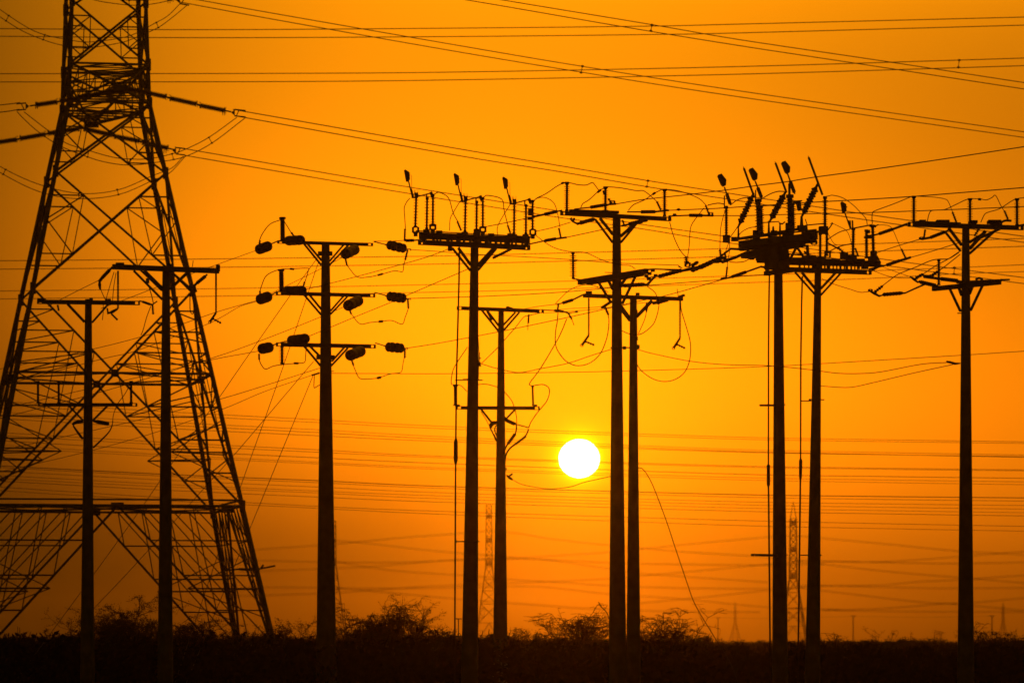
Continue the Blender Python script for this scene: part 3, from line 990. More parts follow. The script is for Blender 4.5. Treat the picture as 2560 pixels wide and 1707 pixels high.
h.tube([(1921, 1160), (1921, 1163), (1921, 1212), (1921, 1215)], [2.2, 4.2, 4.2, 2.2], 'cable_joint', smooth=False, off=-0.25)
h.tube([(1921, 1210), (1921.6, 1240), (1925, 1597), (1926, 1765)], 2.2, 'riser_cable', smooth=False, off=-0.25)
h.beam((1898.6, 1013), (1936, 1013), 5, 0.06, 'standoff_bracket', off=-0.2)
h.beam((1960, 1011.5), (1964, 1011.5), 2.5, 0.06, 'standoff_bracket', off=-0.2)
h.arm((1882, 1386.5), (1940, 1387.5), 6, off=-0.25, name='standoff_bracket')
h.k = 0
h.beam((1966, 1386.5), (1969, 1386.5), 2.5, 0.06, 'standoff_bracket', off=-0.2)

# ================================================================== pole I
i_ = Pole('pole with a loaded double crossarm and one small paddle, right of the most crowded cluster', 110,
          (2045, 660), (2032.5, 1600), 8.2, 18.2)
I = i_
i_.arm((1961, 673.5), (2175.5, 681), 12, off=-0.2)
i_.arm((1961, 655), (2200, 660), 15, off=0.2, holes=False)
i_.beam((1955, 645), (2150, 655), 3, 0.05, 'base_rail', off=0.3)
i_.beam((1960, 634), (2002, 638), 3.4, 0.05, 'base_rail', off=0.3)
for u, w_ in ((1966, 5), (1999, 4), (2011, 2), (2022, 2.5), (2033, 6), (2046, 18), (2062, 3), (2071, 8), (2083, 2), (2092, 2), (2101, 4), (2111, 2),
              (2117, 5), (2128, 3), (2137, 2), (2146, 6), (2155, 3), (2164, 12)):
    i_.beam((u - w_ / 2, 667), (u + w_ / 2, 667), 12, 0.06, 'spacer_block')
for u, v, a_, b_ in ((1985, 650, 22, 6), (2022, 645, 18, 6), (2050, 648, 14, 6), (2080, 652, 20, 5), (2110, 640, 10, 8), (2128, 646, 14, 8), (2150, 652, 12, 5), (2182, 648, 12, 7), (2196, 657, 6, 3)):
    i_.box(u, v, a_, b_, 0.14, 'foot')
for a, b, th in (((1988, 681), (2037, 735.7), 4.2), ((2004.6, 681), (2038, 721.7), 6), ((2088.8, 682), (2052, 721.7), 6), ((2102.8, 682), (2052, 738), 4.5)):
    i_.brace(a, b, th)
s_ = i_.box(2046, 652, 3, 3, 0.1, 'disconnect_switch')
for a, b, co, di in (((2050.5, 644), (2050.5, 583), 3, 7), ((2067, 640), (2067, 583), 3, 7), ((2132.4, 644), (2133.4, 570), 3.4, 7.6),
                     ((2166.5, 646), (2166, 574), 3.4, 7.2), ((2184, 644), (2181.4, 562), 3.6, 7.6)):
    i_.ins(a, b, co, di, 10, mat='polymer', par=s_, name='insulator')
for u, v in ((2069, 636), (2184, 636)):
    i_.ring(u, v, 6, 8, 2.6, par=s_)
i_.box(2060, 575, 10, 9, 0.15, 'drive_box', par=s_)
i_.beam((2133, 571), (2180, 562), 3.4, 0.04, 'switch_blade', par=s_)
i_.beam((2174, 564), (2190, 566), 6, 0.05, 'contact', par=s_)
i_.beam((2178, 569), (2196, 562), 3, 0.05, 'contact', par=s_)
i_.paddle(2108.7, 519, 0, par=s_)
i_.tube([(2113, 516), (2118, 518)], 1.4, 'contact', 'steel', smooth=False, par=s_)
i_.beam((2112, 532), (2126.5, 573), 2.6, 0.03, 'switch_rod', par=s_)
i_.beam((2121, 551), (2127, 573), 6, 0.05, 'rod_housing', par=s_)
for u in (2126, 2130, 2132):
    i_.beam((u + 1, 572), (u, 551), 1.3, 0.02, 'arc_horn', par=s_)
i_.ins((2021, 652), (2018, 612), 4, 9, 6, name='finned_clamp', mat='polymer', caps=False)
i_.sheath((2094, 618), (2112, 634), 6, 4)
i_.sheath((2104, 632), (2122, 646), 6.5, 4)
i_.sheath((2138, 620), (2146, 642), 4.5, 5)
i_.sheath((2010, 628), (2028, 648), 5, 4)
i_.sheath((2192, 640), (2200, 656), 4, 4)
i_.tube([(2070, 608), (2100, 624)], 2.0, smooth=False)
i_.tube([(2068, 600), (2082, 590), (2102, 579), (2126, 573)], 1.2)
i_.tube([(2070, 575), (2081, 559), (2079, 558)], 1.6)
i_.tube([(2075, 560), (2081.6, 559), (2097, 566), (2115, 576), (2124, 592), (2131, 620)], 0.8)
i_.tube([(2072, 587), (2082, 605), (2092, 614)], 0.8)
i_.tube([(2196, 563), (2211, 562.7), (2229, 570), (2246.7, 608.6), (2253, 624)], 0.8)
i_.sheath((2253, 622), (2264, 645), 5, 5)
i_.strain((2160, 594), (2197, 585), (2232, 573), (2268, 560), 5, 2.2, 9)
i_.box(2172, 592, 8, 4.5, 0.12, 'clamp')
i_.box(2170, 579, 5, 4, 0.1, 'clamp')
i_.tube([(2060, 640), (2075, 628), (2100, 616), (2130, 609)], 1.4)
i_.strain((2172, 673), (2216, 663), (2249.5, 651.5), (2275, 644), 5, 2.2, 9)
i_.tube([(2172, 680), (2204, 663)], 2.6, 'clamp', 'steel', smooth=False)
i_.tube([(2259, 650), (2277, 643)], 3.0, 'clamp', 'steel', smooth=False)
i_.k = 0
i_.tube([(2005.9, 690), (2004, 760), (2002, 900), (2001.5, 1150)], 2.0, 'riser_cable', smooth=False, off=-0.25)
i_.tube([(2001.7, 1146), (2001.7, 1152), (2001.2, 1190), (2001, 1200)], [2.2, 4.4, 3.8, 2.2], 'cable_joint', smooth=False, off=-0.25)
i_.tube([(2001, 1198), (2000.5, 1240), (1996, 1597), (1994, 1755)], 2.2, 'riser_cable', smooth=False, off=-0.25)
i_.tube([(2001, 1002), (2026, 1002)], 1.4, 'standoff_bracket', 'steel', smooth=False, off=-0.2)
i_.tube([(2050, 999), (2061, 999)], 1.4, 'standoff_bracket', 'steel', smooth=False, off=-0.1)
i_.tube([(1999, 1387), (2021, 1387)], 1.4, 'standoff_bracket', 'steel', smooth=False, off=-0.2)
i_.tube([(2049, 1387), (2054, 1387)], 1.8, 'standoff_bracket', 'steel', smooth=False, off=-0.1)
i_.box(2025, 1000, 3, 3, 0.12, 'clamp', off=-0.2)

# ================================================================== pole J: far right
j = Pole('tall pole standing alone at the far right, long top crossarm and short lower arm', 97,
         (2414.5, 570), (2414.5, 1600), 9.2, 20)
J = j
j.arm((2273, 561), (2555.4, 570), 11.5)
j.beam((2290, 556), (2400, 560), 7, 0.1, 'arm_cap', off=-0.2)
for u, v, a_ in ((2305, 555, 8), (2356, 555, 16), (2485, 555, 16), (2432, 556, 10)):
    j.box(u, v, a_, 3.5, 0.4, 'strain_insulator', off=0.2, mat='polymer')
j.box(2490, 562, 14, 6, 0.3, 'strain_insulator', off=0.3, mat='polymer')
for a, b in (((2284.5, 558), (2284.5, 491)), ((2425, 558), (2425, 497)), ((2542.5, 564), (2542.5, 497))):
    j.ins(a, b, 3.1, 8.2, 12, mat='polymer')
    j.box(b[0], b[1] + 1, 5.5, 2.2, 0.06, 'clamp')
for a, b, th in (((2361.5, 578), (2401.5, 628), 4), ((2371.7, 570), (2404, 613), 6), ((2463.6, 578), (2424, 622), 8), ((2490, 575), (2424, 634), 5.5)):
    j.brace(a, b, th)
j.beam((2500, 572), (2448, 596), 6, 0.08, off=-0.4)
j.tube([(2181, 560), (2180, 545), (2181.7, 532), (2190.6, 526), (2236.5, 509), (2280, 491)], 1.1)
j.tube([(2290, 491), (2333.5, 493), (2361.5, 497.6), (2371, 505), (2382, 532)], 0.9)
j.sheath((2381, 530), (2391, 556), 5, 5)
j.tube([(2318, 555), (2323, 534.6), (2331, 526.4), (2361.5, 524), (2389.6, 511.6), (2420, 498), (2448, 497.6), (2466, 500), (2480, 494), (2489, 489), (2502, 514), (2512, 530)], 1.1)
j.tube([(2446, 498), (2452, 499)], 3.2, 'clamp', 'steel', smooth=False)
j.sheath((2511, 527), (2520, 549), 5, 5)
j.tube([(2500, 558), (2512, 552), (2528, 552)], 3, 'clamp', 'steel')
j.tube([(2452, 556), (2461, 537), (2470, 531), (2499, 522), (2527, 504), (2542.6, 497), (2565, 494)], 1.1)
j.strain((2372, 575), (2362, 580), (2326, 594), (2304, 598), 5, 2.2, 9)
j.sheath((2313, 574), (2310, 594), 4, 4)
j.ring(2304, 596, 4, 3, 1.6)
j.strain((2462, 580), (2458, 586), (2436, 598), (2424, 606), 5, 2.6, 6)
j.sheath((2448, 572), (2436, 590), 5, 4)
j.tube([(2545, 565), (2568, 561)], 3, 'clamp', 'steel', smooth=False)
j.arm((2334.7, 722), (2498, 705.5), 11.5, off=-0.15)
j.beam((2395, 706), (2500, 701), 6, 0.1, 'arm_cap', off=0.1)
j.strain((2498, 700), (2500, 700), (2506, 699.5), (2523.5, 699), 3, 1.6, 2, name='link_rod')
j.tube([(2440, 698), (2448, 695), (2456, 698)], 3, 'clamp', 'steel', smooth=False)
j.ins((2347, 713), (2347, 648), 2.9, 7.2, 10, mat='polymer')
for a, b, th in (((2374, 721), (2401, 778), 4.2), ((2457, 712), (2426.6, 776), 4.2), ((2396, 716), (2404, 738), 6), ((2432, 714), (2424, 734), 6)):
    j.brace(a, b, th)
j.tube([(2394, 783), (2403, 783)], 1.4, 'bolt', 'steel', smooth=False)
j.strain((2345, 716), (2339, 714), (2301, 705), (2298, 704), 5.6, 2.6, 8)
j.strain((2404, 704), (2394, 702), (2352, 697), (2310, 692), 5.6, 2.6, 8)
j.tube([(2275, 691.5), (2285, 698), (2295, 706)], [2, 4, 2.6], 'clamp', 'steel', smooth=False)
j.sheath((2289, 696), (2308, 685), 5, 4)
j.tube([(2308, 688), (2322, 692), (2334, 688)], [2, 4.4, 3], 'clamp', 'steel', smooth=False)
j.sheath((2325, 692), (2345, 678), 5, 4)
j.tube([(2308, 685), (2340, 664), (2371.7, 646.8), (2402, 626.4)], 1.3)
j.tube([(2345, 679), (2370, 660), (2400, 636)], 1.3)
j.strain((2313, 711), (2262, 732.5), (2256, 733), (2254, 733), 2.6, 1.9, 2, name='link_rod')
j.tube([(2262, 733), (2312, 710)], 2.3, 'link_rod', 'steel', smooth=False)
j.ins((2208.5, 736.5), (2255, 732.6), 4.2, 5.6, 12, name='strain_insulator', mat='polymer', caps=False)
j.tube([(2172.8, 727), (2185, 733), (2198, 740), (2210, 737)], [2, 4, 3, 1.6], 'clamp', 'steel', smooth=False)
j.ring(2176, 725.5, 3.4, 2.6, 1.3)
j.sheath((2186, 731), (2207, 714.4), 5, 4)
j.tube([(2208, 713), (2225, 700), (2246.7, 685), (2287.6, 668.5), (2325.8, 652), (2347.5, 648), (2371.7, 646.8), (2397, 631.5)], 1.3)
j.k = 0
j.tube([(2365.5, 905), (2374, 905), (2388, 909), (2401, 908)], [1.5, 3.2, 3.2, 1.6], 'neutral_insulator', 'polymer', smooth=False, off=-0.1)
j.sheath((2366, 903), (2376, 906), 4, 3)

# ================================================================== pole A: far left
a_ = Pole('slim leftmost pole in front of the lattice tower, with a low second crossarm', 108,
          (221, 748), (218.6, 1600), 8.4, 16.8)
A = a_
a_.arm((94.7, 754.5), (347.6, 757.5), 10.5)
a_.box(104, 751, 10, 5, 0.15, 'clamp')
a_.box(270, 751, 7, 4, 0.12, 'clamp')
a_.box(228, 748, 4, 3, 0.12, 'clamp')
for a, b, th in (((169, 760), (211.5, 805), 6), ((271, 760), (230, 806.6), 5)):
    a_.brace(a, b, th)
a_.sheath((144, 762), (147, 777), 4, 3)
a_.strain((347.6, 752), (356, 754), (376, 761), (382, 762), 3.8, 1.8, 6)
a_.sheath((381, 760), (383, 786), 5, 5)
a_.beam((380, 762), (393, 753), 3, 0.05, 'clamp')
a_.tube([(268, 770), (270, 783), (282, 779), (294, 772)], [2, 3.6, 4, 2.6], 'clamp', 'steel', smooth=False)
a_.sheath((278, 784), (294, 800), 4.6, 5)
a_.tube([(377, 765), (366, 795), (358, 824), (352, 838)], 1.0)
a_.tube([(258, 762), (258, 780), (256, 800)], 0.9)
a_.arm((97.3, 1011.7), (341, 1011.7), 8.5)
for u, w_ in ((95, 2.8), (146.7, 2.8), (327.8, 3)):
    a_.ins((u, 1008), (u, 952), w_, w_ + 1.2, 12, mat='polymer')
for a, b, th in (((269, 1014), (232, 1051), 4.5), ((172, 1014), (208, 1051), 4.5)):
    a_.brace(a, b, th)
a_.tube([(208, 1053), (196, 1054), (186, 1057), (181, 1062)], [4, 5, 4, 3], 'surge_arrester', 'polymer', smooth=False, off=-0.3)
a_.tube([(232, 1052), (244, 1054), (270, 1059), (273, 1060)], [2, 5, 5, 2.5], 'surge_arrester', 'polymer', smooth=False, off=-0.3)
a_.tube([(183, 1064), (194, 1080), (207, 1097)], [2, 3, 3], 'cable_tail', smooth=False, off=-0.3)
a_.tube([(282, 1050), (280, 1064), (272, 1080), (255, 1098), (233, 1119)], [1, 2, 2.4], 'cable_tail', off=-0.3)
a_.tube([(328, 955), (312, 985), (295, 1008), (284, 1035), (282, 1052)], 0.9, off=-0.3)
a_.k = 0

# ================================================================== pole B
b_ = Pole('thicker pole in front of the lattice tower, its single crossarm crossing the tower\'s right leg', 105,
          (415.3, 666), (413.3, 1600), 9.2, 18.6)
B = b_
b_.arm((282, 667), (546.6, 677.5), 13, holes=False)
b_.box(300, 661, 10, 4, 0.15, 'clamp')
b_.box(423, 664, 6, 4, 0.15, 'clamp')
b_.box(545, 670, 5, 8, 0.12, 'end_plate')
for a, b, th in (((360, 678), (405.5, 723), 10), ((334.5, 677), (405.5, 748.7), 4.2), ((470, 680), (425, 723), 7)):
    b_.brace(a, b, th)
b_.beam((430, 681), (476, 727), 4, 0.05, off=-0.3)
b_.strain((281, 668), (274, 675), (255, 695), (248, 704), 5.2, 3, 6)
b_.tube([(249, 702), (249, 712), (250.5, 724)], [2.5, 4, 2.4], 'clamp', 'polymer', smooth=False)
b_.tube([(251, 722), (258, 738), (265, 752)], 1.0)
for u, v0, v1 in ((295, 677, 772), (540, 683, 782)):
    b_.tube([(u, v0), (u, v0 + 32)], 2.4, 'hanger_rod', 'steel', smooth=False)
    b_.ins((u, v0 + 30), (u, v1), 2.0, 4.2, 17, name='suspension_insulator', mat='polymer', caps=False)
b_.clampv((540, 782), (524.5, 805), (553, 808))
b_.tube([(285, 680), (276, 710), (265, 748)], 0.9)
b_.tube([(290, 682), (284, 720), (281, 760)], 0.9)
b_.strain((518, 686), (514, 690), (492, 708), (485, 715), 5.2, 2.4, 6)
b_.tube([(486, 714), (488, 724), (491, 730)], 3.2, 'clamp', 'steel', smooth=False)
b_.tube([(475, 732), (475, 760), (475.5, 776), (479, 784), (484, 780), (485, 745)], 1.2)
b_.tube([(483, 651), (481, 667)], 0.9, 'lightning_spike', 'steel', smooth=False)
b_.tube([(368, 705), (378, 735), (384, 760)], 1.2)
b_.box(369, 702, 4, 6, 0.1, 'clamp', off=-0.2)
b_.k = 0

# ================================================================== lattice towers


def lerp(a, b, t_):
    return a + (b - a) * t_


def lattice_tower(label, U0, Y0, theta, prof, panels, arms, leg_w, diag_w, red_w, detail=2, foot_k=True, name='lattice_tower', peak=None, group='lattice transmission towers'):
    """prof: function z -> half side. panels: list of (z0, z1, kind)."""
    px = Y0 / FPX
    cx = (U0 - 1280) * px
    rt = root(name, Vector((cx, Y0, 0)), label, 'lattice tower', group)
    ct, st = math.cos(theta), math.sin(theta)

    def W(x, y, z):
        return Vector((cx + x * ct - y * st, Y0 + x * st + y * ct, z))
    cor = [(-1, -1), (1, -1), (1, 1), (-1, 1)]

    def CP(k, z):
        a = prof(z)
        return W(cor[k][0] * a, cor[k][1] * a, z)
    zs = sorted({p[0] for p in panels} | {p[1] for p in panels})
    ztop = zs[-1]
    for k in range(4):
        m = Mesh()
        zz = [-0.3] + [z for z in zs if z > 0.01]
        for i in range(len(zz) - 1):
            wv = leg_w * (1.0 if zz[i] < 21 else 0.85)
            m.angle(CP(k, zz[i]), CP(k, zz[i + 1]), wv, wv * 0.2, up=Vector((0.3, 1, 0)))
            if detail > 1 and zz[i] > 0:      # gusset plates
                p_ = CP(k, zz[i])
                m.bar(p_ - Vector((0, 0, leg_w * 1.6)), p_ + Vector((0, 0, leg_w * 1.6)), leg_w * 1.5, leg_w * 1.0, up=Vector((0, 1, 0)))
        m.build('leg', 'steel', rt)
    for (z0, z1, kind) in panels:
        for k in range(4):
            k2 = (k + 1) % 4
            A0, B0, A1, B1 = CP(k, z0), CP(k2, z0), CP(k, z1), CP(k2, z1)
            m = Mesh()
            nrm = (B0 - A0).cross(A1 - A0).normalized()
            if kind.startswith('X'):
                m.angle(A0, B1, diag_w, up=nrm)
                m.angle(B0, A1, diag_w, up=nrm)
                n = int(kind[1:].rstrip('o') or 0)
                w0, w1 = (B0 - A0).length, (B1 - A1).length
                tcx = w0 / (w0 + w1)
                C_ = A0.lerp(B1, tcx)
                for (L0, L1) in ((A0, A1), (B0, B1)):
                    for i in range(1, n):
                        f_ = i / n
                        u_, l_ = L1.lerp(C_, f_), L0.lerp(C_, f_)
                        um, lm = L0.lerp(L1, 1 - (1 - tcx) * f_), L0.lerp(L1, tcx * f_)
                        m.angle(u_, um, red_w * 1.2, up=nrm)
                        m.angle(l_, lm, red_w * 1.2, up=nrm)
                        if n > 2:
                            g_ = (i + 0.5) / n
                            m.angle(u_, L0.lerp(L1, 1 - (1 - tcx) * min(1, g_)), red_w, up=nrm)
                            m.angle(l_, L0.lerp(L1, tcx * min(1, g_)), red_w, up=nrm)
                        if i == n // 2 or i == n - 1:
                            m.angle(u_, l_, red_w * 0.8, up=nrm)
                    if n:
                        mid_ = L0.lerp(L1, tcx)
                        f_ = (n - 1) / n
                        m.angle(mid_, L1.lerp(C_, f_), red_w, up=nrm)
                        m.angle(mid_, L0.lerp(C_, f_), red_w, up=nrm)
            elif kind.startswith('K'):
                mid = (A1 + B1) / 2
                m.angle(A0, mid, diag_w, up=nrm)
                m.angle(B0, mid, diag_w, up=nrm)
                n = int(kind[1:] or 0)
                for (L0, L1) in ((A0, A1), (B0, B1)):
                    prev = None
                    rows = [(L0.lerp(L1, q_ / n), L0.lerp(mid, q_ / n)) for q_ in range(n + 1)]
                    for i in range(1, n + 1):
                        if i < n:
                            m.angle(rows[i][0], rows[i][1], red_w * 1.15, up=nrm)
                        if i < 2 or detail < 2:
                            continue
                        for q_ in range(i):
                            lo_ = rows[i - 1][0].lerp(rows[i - 1][1], q_ / max(1, i - 1))
                            if q_:
                                m.angle(lo_, rows[i][0].lerp(rows[i][1], q_ / i), red_w, up=nrm)
                            if q_ < i - 1:
                                m.angle(lo_, rows[i][0].lerp(rows[i][1], (q_ + 1) / i), red_w, up=nrm)
            m.build('face_bracing', 'steel', rt)
        if kind.endswith('o'):
            continue
        # ring at the top of each panel with plan bracing
        m = Mesh()
        for k in range(4):
            m.angle(CP(k, z1), CP((k + 1) % 4, z1), diag_w, up=Vector((0, 0, 1)))
        mids = [(CP(k, z1) + CP((k + 1) % 4, z1)) / 2 for k in range(4)]
        if detail > 0:
            for k in range(4):
                m.angle(mids[k], mids[(k + 1) % 4], red_w * 1.1)
        if kind.startswith('K'):
            m.angle(CP(0, z1), CP(2, z1), diag_w * 0.8)
            m.angle(CP(1, z1), CP(3, z1), diag_w * 0.8)
        m.build('ring_frame', 'steel', rt)
    for (zt, L, zb1, n) in arms:
        for sg in (-1, 1):
            m = Mesh()
            a0, a1 = prof(zt), prof(zb1)
            tip = W(0, sg * L, zt)
            bl, br = W(-a0, sg * a0, zt), W(a0, sg * a0, zt)
            tl, tr = W(-a1, sg * a1, zb1), W(a1, sg * a1, zb1)
            for q in (bl, br):
                m.angle(q, tip, diag_w * 1.2)
            for q in (tl, tr):
                m.angle(q, tip, diag_w)
            pv = None
            for i in range(n + 1):
                t_ = i / (n + 1)
                c4 = [q.lerp(tip, t_) for q in (bl, br, tr, tl)]
                if i:
                    for w_ in range(4):
                        m.angle(c4[w_], c4[(w_ + 1) % 4], red_w)
                if pv and detail > 0:
                    m.angle(pv[0], c4[1], red_w)
                    m.angle(pv[2], c4[3], red_w)
                    m.angle(pv[0], c4[3], red_w)
                    m.angle(pv[1], c4[2], red_w)
                pv = c4
            if detail > 1:
                m.bar(tip - Vector((0.3, 0, 0)), tip + Vector((0.3, 0, 0)), 0.25, 0.22)
            m.build('crossarm', 'steel', rt)
    if peak:
        m = Mesh()
        tp = W(0, 0, peak)
        for k in range(4):
            m.angle(CP(k, ztop), tp, diag_w)
        m.build('peak', 'steel', rt)
    return rt, W, CP


YT = 180.0
PXT = YT / FPX


def prof_main(z):
    if z < 23.1:
        return 6.03 - 0.2055 * (z - 1.6)
    return 1.612 - (z - 23.1) * 0.033


tower, W, CP = lattice_tower(
    'huge steel lattice tower filling the left side of the picture, its top beyond the frame', 264, YT, math.radians(10.6), prof_main,
    [(0.0, 6.87, 'K5'), (6.87, 15.5, 'X4o'), (15.5, 20.25, 'X2o'), (20.25, 23.1, 'X2'), (23.1, 24.65, 'X2'), (24.65, 27.17, 'X2o'),
     (27.17, 29.2, 'X2'), (29.2, 30.8, 'X2'), (30.8, 35.3, 'X2o')],
    [(23.1, 6.3, 24.65, 5), (29.2, 6.3, 30.8, 5)], 0.145, 0.088, 0.045, 2, peak=38.5)
# extra horizontals through the crossing of the big panel, doubled ring above the legs
for zz in (12.13,):
    m = Mesh()
    for k in range(4):
        m.angle(CP(k, zz), CP((k + 1) % 4, zz), 0.10)
        mm_ = (CP(k, zz) + CP((k + 1) % 4, zz)) / 2
        n2 = (CP((k + 1) % 4, zz) + CP((k + 2) % 4, zz)) / 2
        m.angle(mm_, n2, 0.06)
        m.bar(mm_ - Vector((0, 0, 0.15)), mm_ + Vector((0, 0, 0.15)), 0.3, 0.06, up=Vector((0, 1, 0)))
    m.build('ring_frame', 'steel', tower)
m = Mesh()
for k in range(4):
    for zz, w_ in ((7.1, 0.07),):
        m.angle(CP(k, zz), CP((k + 1) % 4, zz), w_)
    mm_ = (CP(k, 6.87) + CP((k + 1) % 4, 6.87)) / 2
    m.bar(mm_ - Vector((0, 0, 0.12)), mm_ + Vector((0, 0, 0.12)), 0.5, 0.06, up=Vector((0, 1, 0)))
m.build('ring_frame', 'steel', tower)
for zz in (9.0, 3.6):        # hip bracing across each corner
    for k in range(4):
        m = Mesh()
        a, b, c4 = CP(k, zz), CP((k + 1) % 4, zz), CP((k + 3) % 4, zz)
        p1, p2 = a.lerp(b, 0.26), a.lerp(c4, 0.26)
        m.angle(a, p1, 0.055)
        m.angle(a, p2, 0.055)
        m.angle(p1, p2, 0.05)
        for q_ in (p1, p2):
            for dz_ in (1.3, -1.2):
                m.angle(q_, CP(k, zz + dz_), 0.04)
        m.build('hip_bracing', 'steel', tower)
m = Mesh()
q = [P(558, 1425.5, 176), P(600, 1422, 176), P(636, 1424, 176), P(688, 1413.5, 176)]
m.tube(q, 0.035, 6)
m.tube([P(652, 1420, 176), P(659, 1411, 176)], 0.04, 6)
m.tube([P(598, 1422, 176), P(636, 1424, 176)], 0.05, 6)
m.build('warning_arm', 'steel', tower)

YN, YF_ = 173.8, 186.2


def tins(segs, Y, r=7.4):
    for (a, b) in segs:
        pa, pb = P(*a, Y), P(*b, Y)
        px = Y / FPX
        n = max(6, int((pb - pa).length / px / 2.6))
        pts, rs = [], []
        for i in range(n):
            for dt, rr_ in ((0.1, 0.55), (0.45, 1.0), (0.6, 1.0), (0.9, 0.55)):
                pts.append(pa.lerp(pb, (i + dt) / n))
                rs.append(rr_ * r * px)
        Mesh().tube(pts, rs, 10).build('strain_insulator', 'porcelain', tower)
        m_ = Mesh()
        d = (pb - pa).normalized()
        for e_ in (pa, pb):            # arcing rings
            for q_ in (-1.6, 1.6):
                m_.tube([e_ + Vector((0, 0, -7.5 * px)) + d * q_ * px, e_ + Vector((0, 0, 9.5 * px)) + d * q_ * px], 0.6 * px, 5)
        m_.tube([pa - d * 7 * px, pa], 2.2 * px, 6)
        m_.tube([pb, pb + d * 16 * px], 1.9 * px, 6)
        m_.build('arcing_ring', 'steel', tower)


tins([((322, 222), (416, 243)), ((425, 246), (492, 261)), ((500, 264), (563, 277))], YN)
tins([((312, 224), (196, 243)), ((190, 246), (150, 254)), ((143, 255), (90, 263))], YN)
tins([((210, 322), (280, 338)), ((286, 341), (349, 353)), ((356, 356), (420, 371))], YF_)
tins([((198, 322), (120, 334)), ((113, 336), (50, 347)), ((42, 349), (-30, 360))], YF_)
tins([((215, -52), (300, -33)), ((306, -31), (365, -18)), ((371, -16), (432, -2))], YF_)
tins([((208, -52), (120, -38)), ((113, -36), (20, -20))], YF_)


def yoke(U, V, Y, dx_, dz_, sg):
    px = Y / FPX
    m_ = Mesh()
    poly = [P(U - sg * 6, V, Y), P(U + sg * 3, V - 8, Y), P(U + sg * 3, V + 8, Y)]
    m_.prism(poly if sg > 0 else poly[::-1], 0.04)
    for s2 in (-1, 1):
        m_.tube([P(U + sg * 2, V + s2 * 8, Y), P(U + sg * dx_, V + s2 * 8 + dz_, Y)], 1.7 * px, 6)
    m_.tube([P(U + sg * 13, V - 5, Y), P(U + sg * 7, V + 8, Y)], 1.2 * px, 6)
    m_.tube([P(U - sg * 22, V - 10, Y), P(U - sg * 22, V + 7, Y)], 0.9 * px, 6)
    m_.tube([P(U - sg * 27, V - 10, Y), P(U - sg * 27, V + 7, Y)], 0.9 * px, 6)
    m_.build('yoke_plate', 'steel', tower)


yoke(584, 282, YN, 30, 3, 1)
yoke(67, 266, YN, 26, 2, -1)
yoke(437, 377, YF_, 26, 3, 1)
yoke(447, 2, YF_, 26, 4, 1)


def loop(top, bot, Y, sp):
    for pts in (top, bot):
        Mesh().tube(smooth_path([P(u, v, Y) for u, v in pts], 5), 0.017, 5).build('jumper_cable', 'wire', tower)
    for (a, b) in sp:
        px = Y / FPX
        pa, pb = P(*a, Y), P(*b, Y)
        m_ = Mesh().tube([pa, pb], 0.9 * px, 6)
        for q_ in (pa, pb):
            m_.tube([q_ - Vector((2.6 * px, 0, 0.6 * px)), q_ + Vector((2.6 * px, 0, 0.6 * px))], 1.9 * px, 6)
        m_.build('spacer', 'steel', tower)


loop([(592, 294), (522, 344), (465, 373), (430, 385), (376, 397), (326, 398), (280, 393), (220, 376), (165, 358), (118, 325), (60, 280)],
     [(612, 296), (530, 358), (462, 392), (400, 405), (326, 413), (270, 407), (220, 393), (150, 365), (96, 330), (60, 298), (42, 279)], YN,
     [((522, 344), (530, 358)), ((430, 385), (434, 399)), ((326, 398), (326, 413)), ((222, 377), (219, 393))])
loop([(458, 391), (430, 420), (380, 440), (295, 475), (200, 484), (100, 462), (10, 422), (-60, 375)],
     [(465, 389), (425, 432), (385, 450), (296, 487), (195, 497), (100, 480), (8, 436), (-60, 390)], YF_,
     [((378, 438), (384, 450)), ((293, 474), (296, 487)), ((197, 484), (197, 497)), ((14, 424), (8, 436))])
loop([(452, 8), (420, 40), (385, 60), (340, 84), (300, 96), (220, 106), (160, 98), (112, 88), (73, 72), (22, 40), (-40, -5)],
     [(470, 12), (430, 45), (395, 70), (345, 92), (300, 108), (210, 121), (152, 113), (108, 100), (60, 80), (15, 53), (-40, 15)], YF_,
     [((22, 40), (15, 53)), ((112, 88), (108, 100)), ((391, 57), (396, 70)), ((212, 106), (213, 121))])
loop([(425, 2), (380, 11), (330, 14), (260, 6), (220, -4)], [(410, -2), (380, 0), (330, 2), (260, -6), (220, -14)], YF_ - 0.6,
     [((323, 2), (323, 14))])

# ---- far towers


def prof_far(z, s=1.0):
    if z < 20.7:
        return 3.6 - (3.6 - 0.88) * z / 20.7
    return 0.88 - (z - 20.7) * 0.012


def prof_far2(z):
    if z < 17.0:
        return 3.6 - (3.6 - 0.95) * z / 17.0
    return 0.95 - (z - 17.0) * 0.012


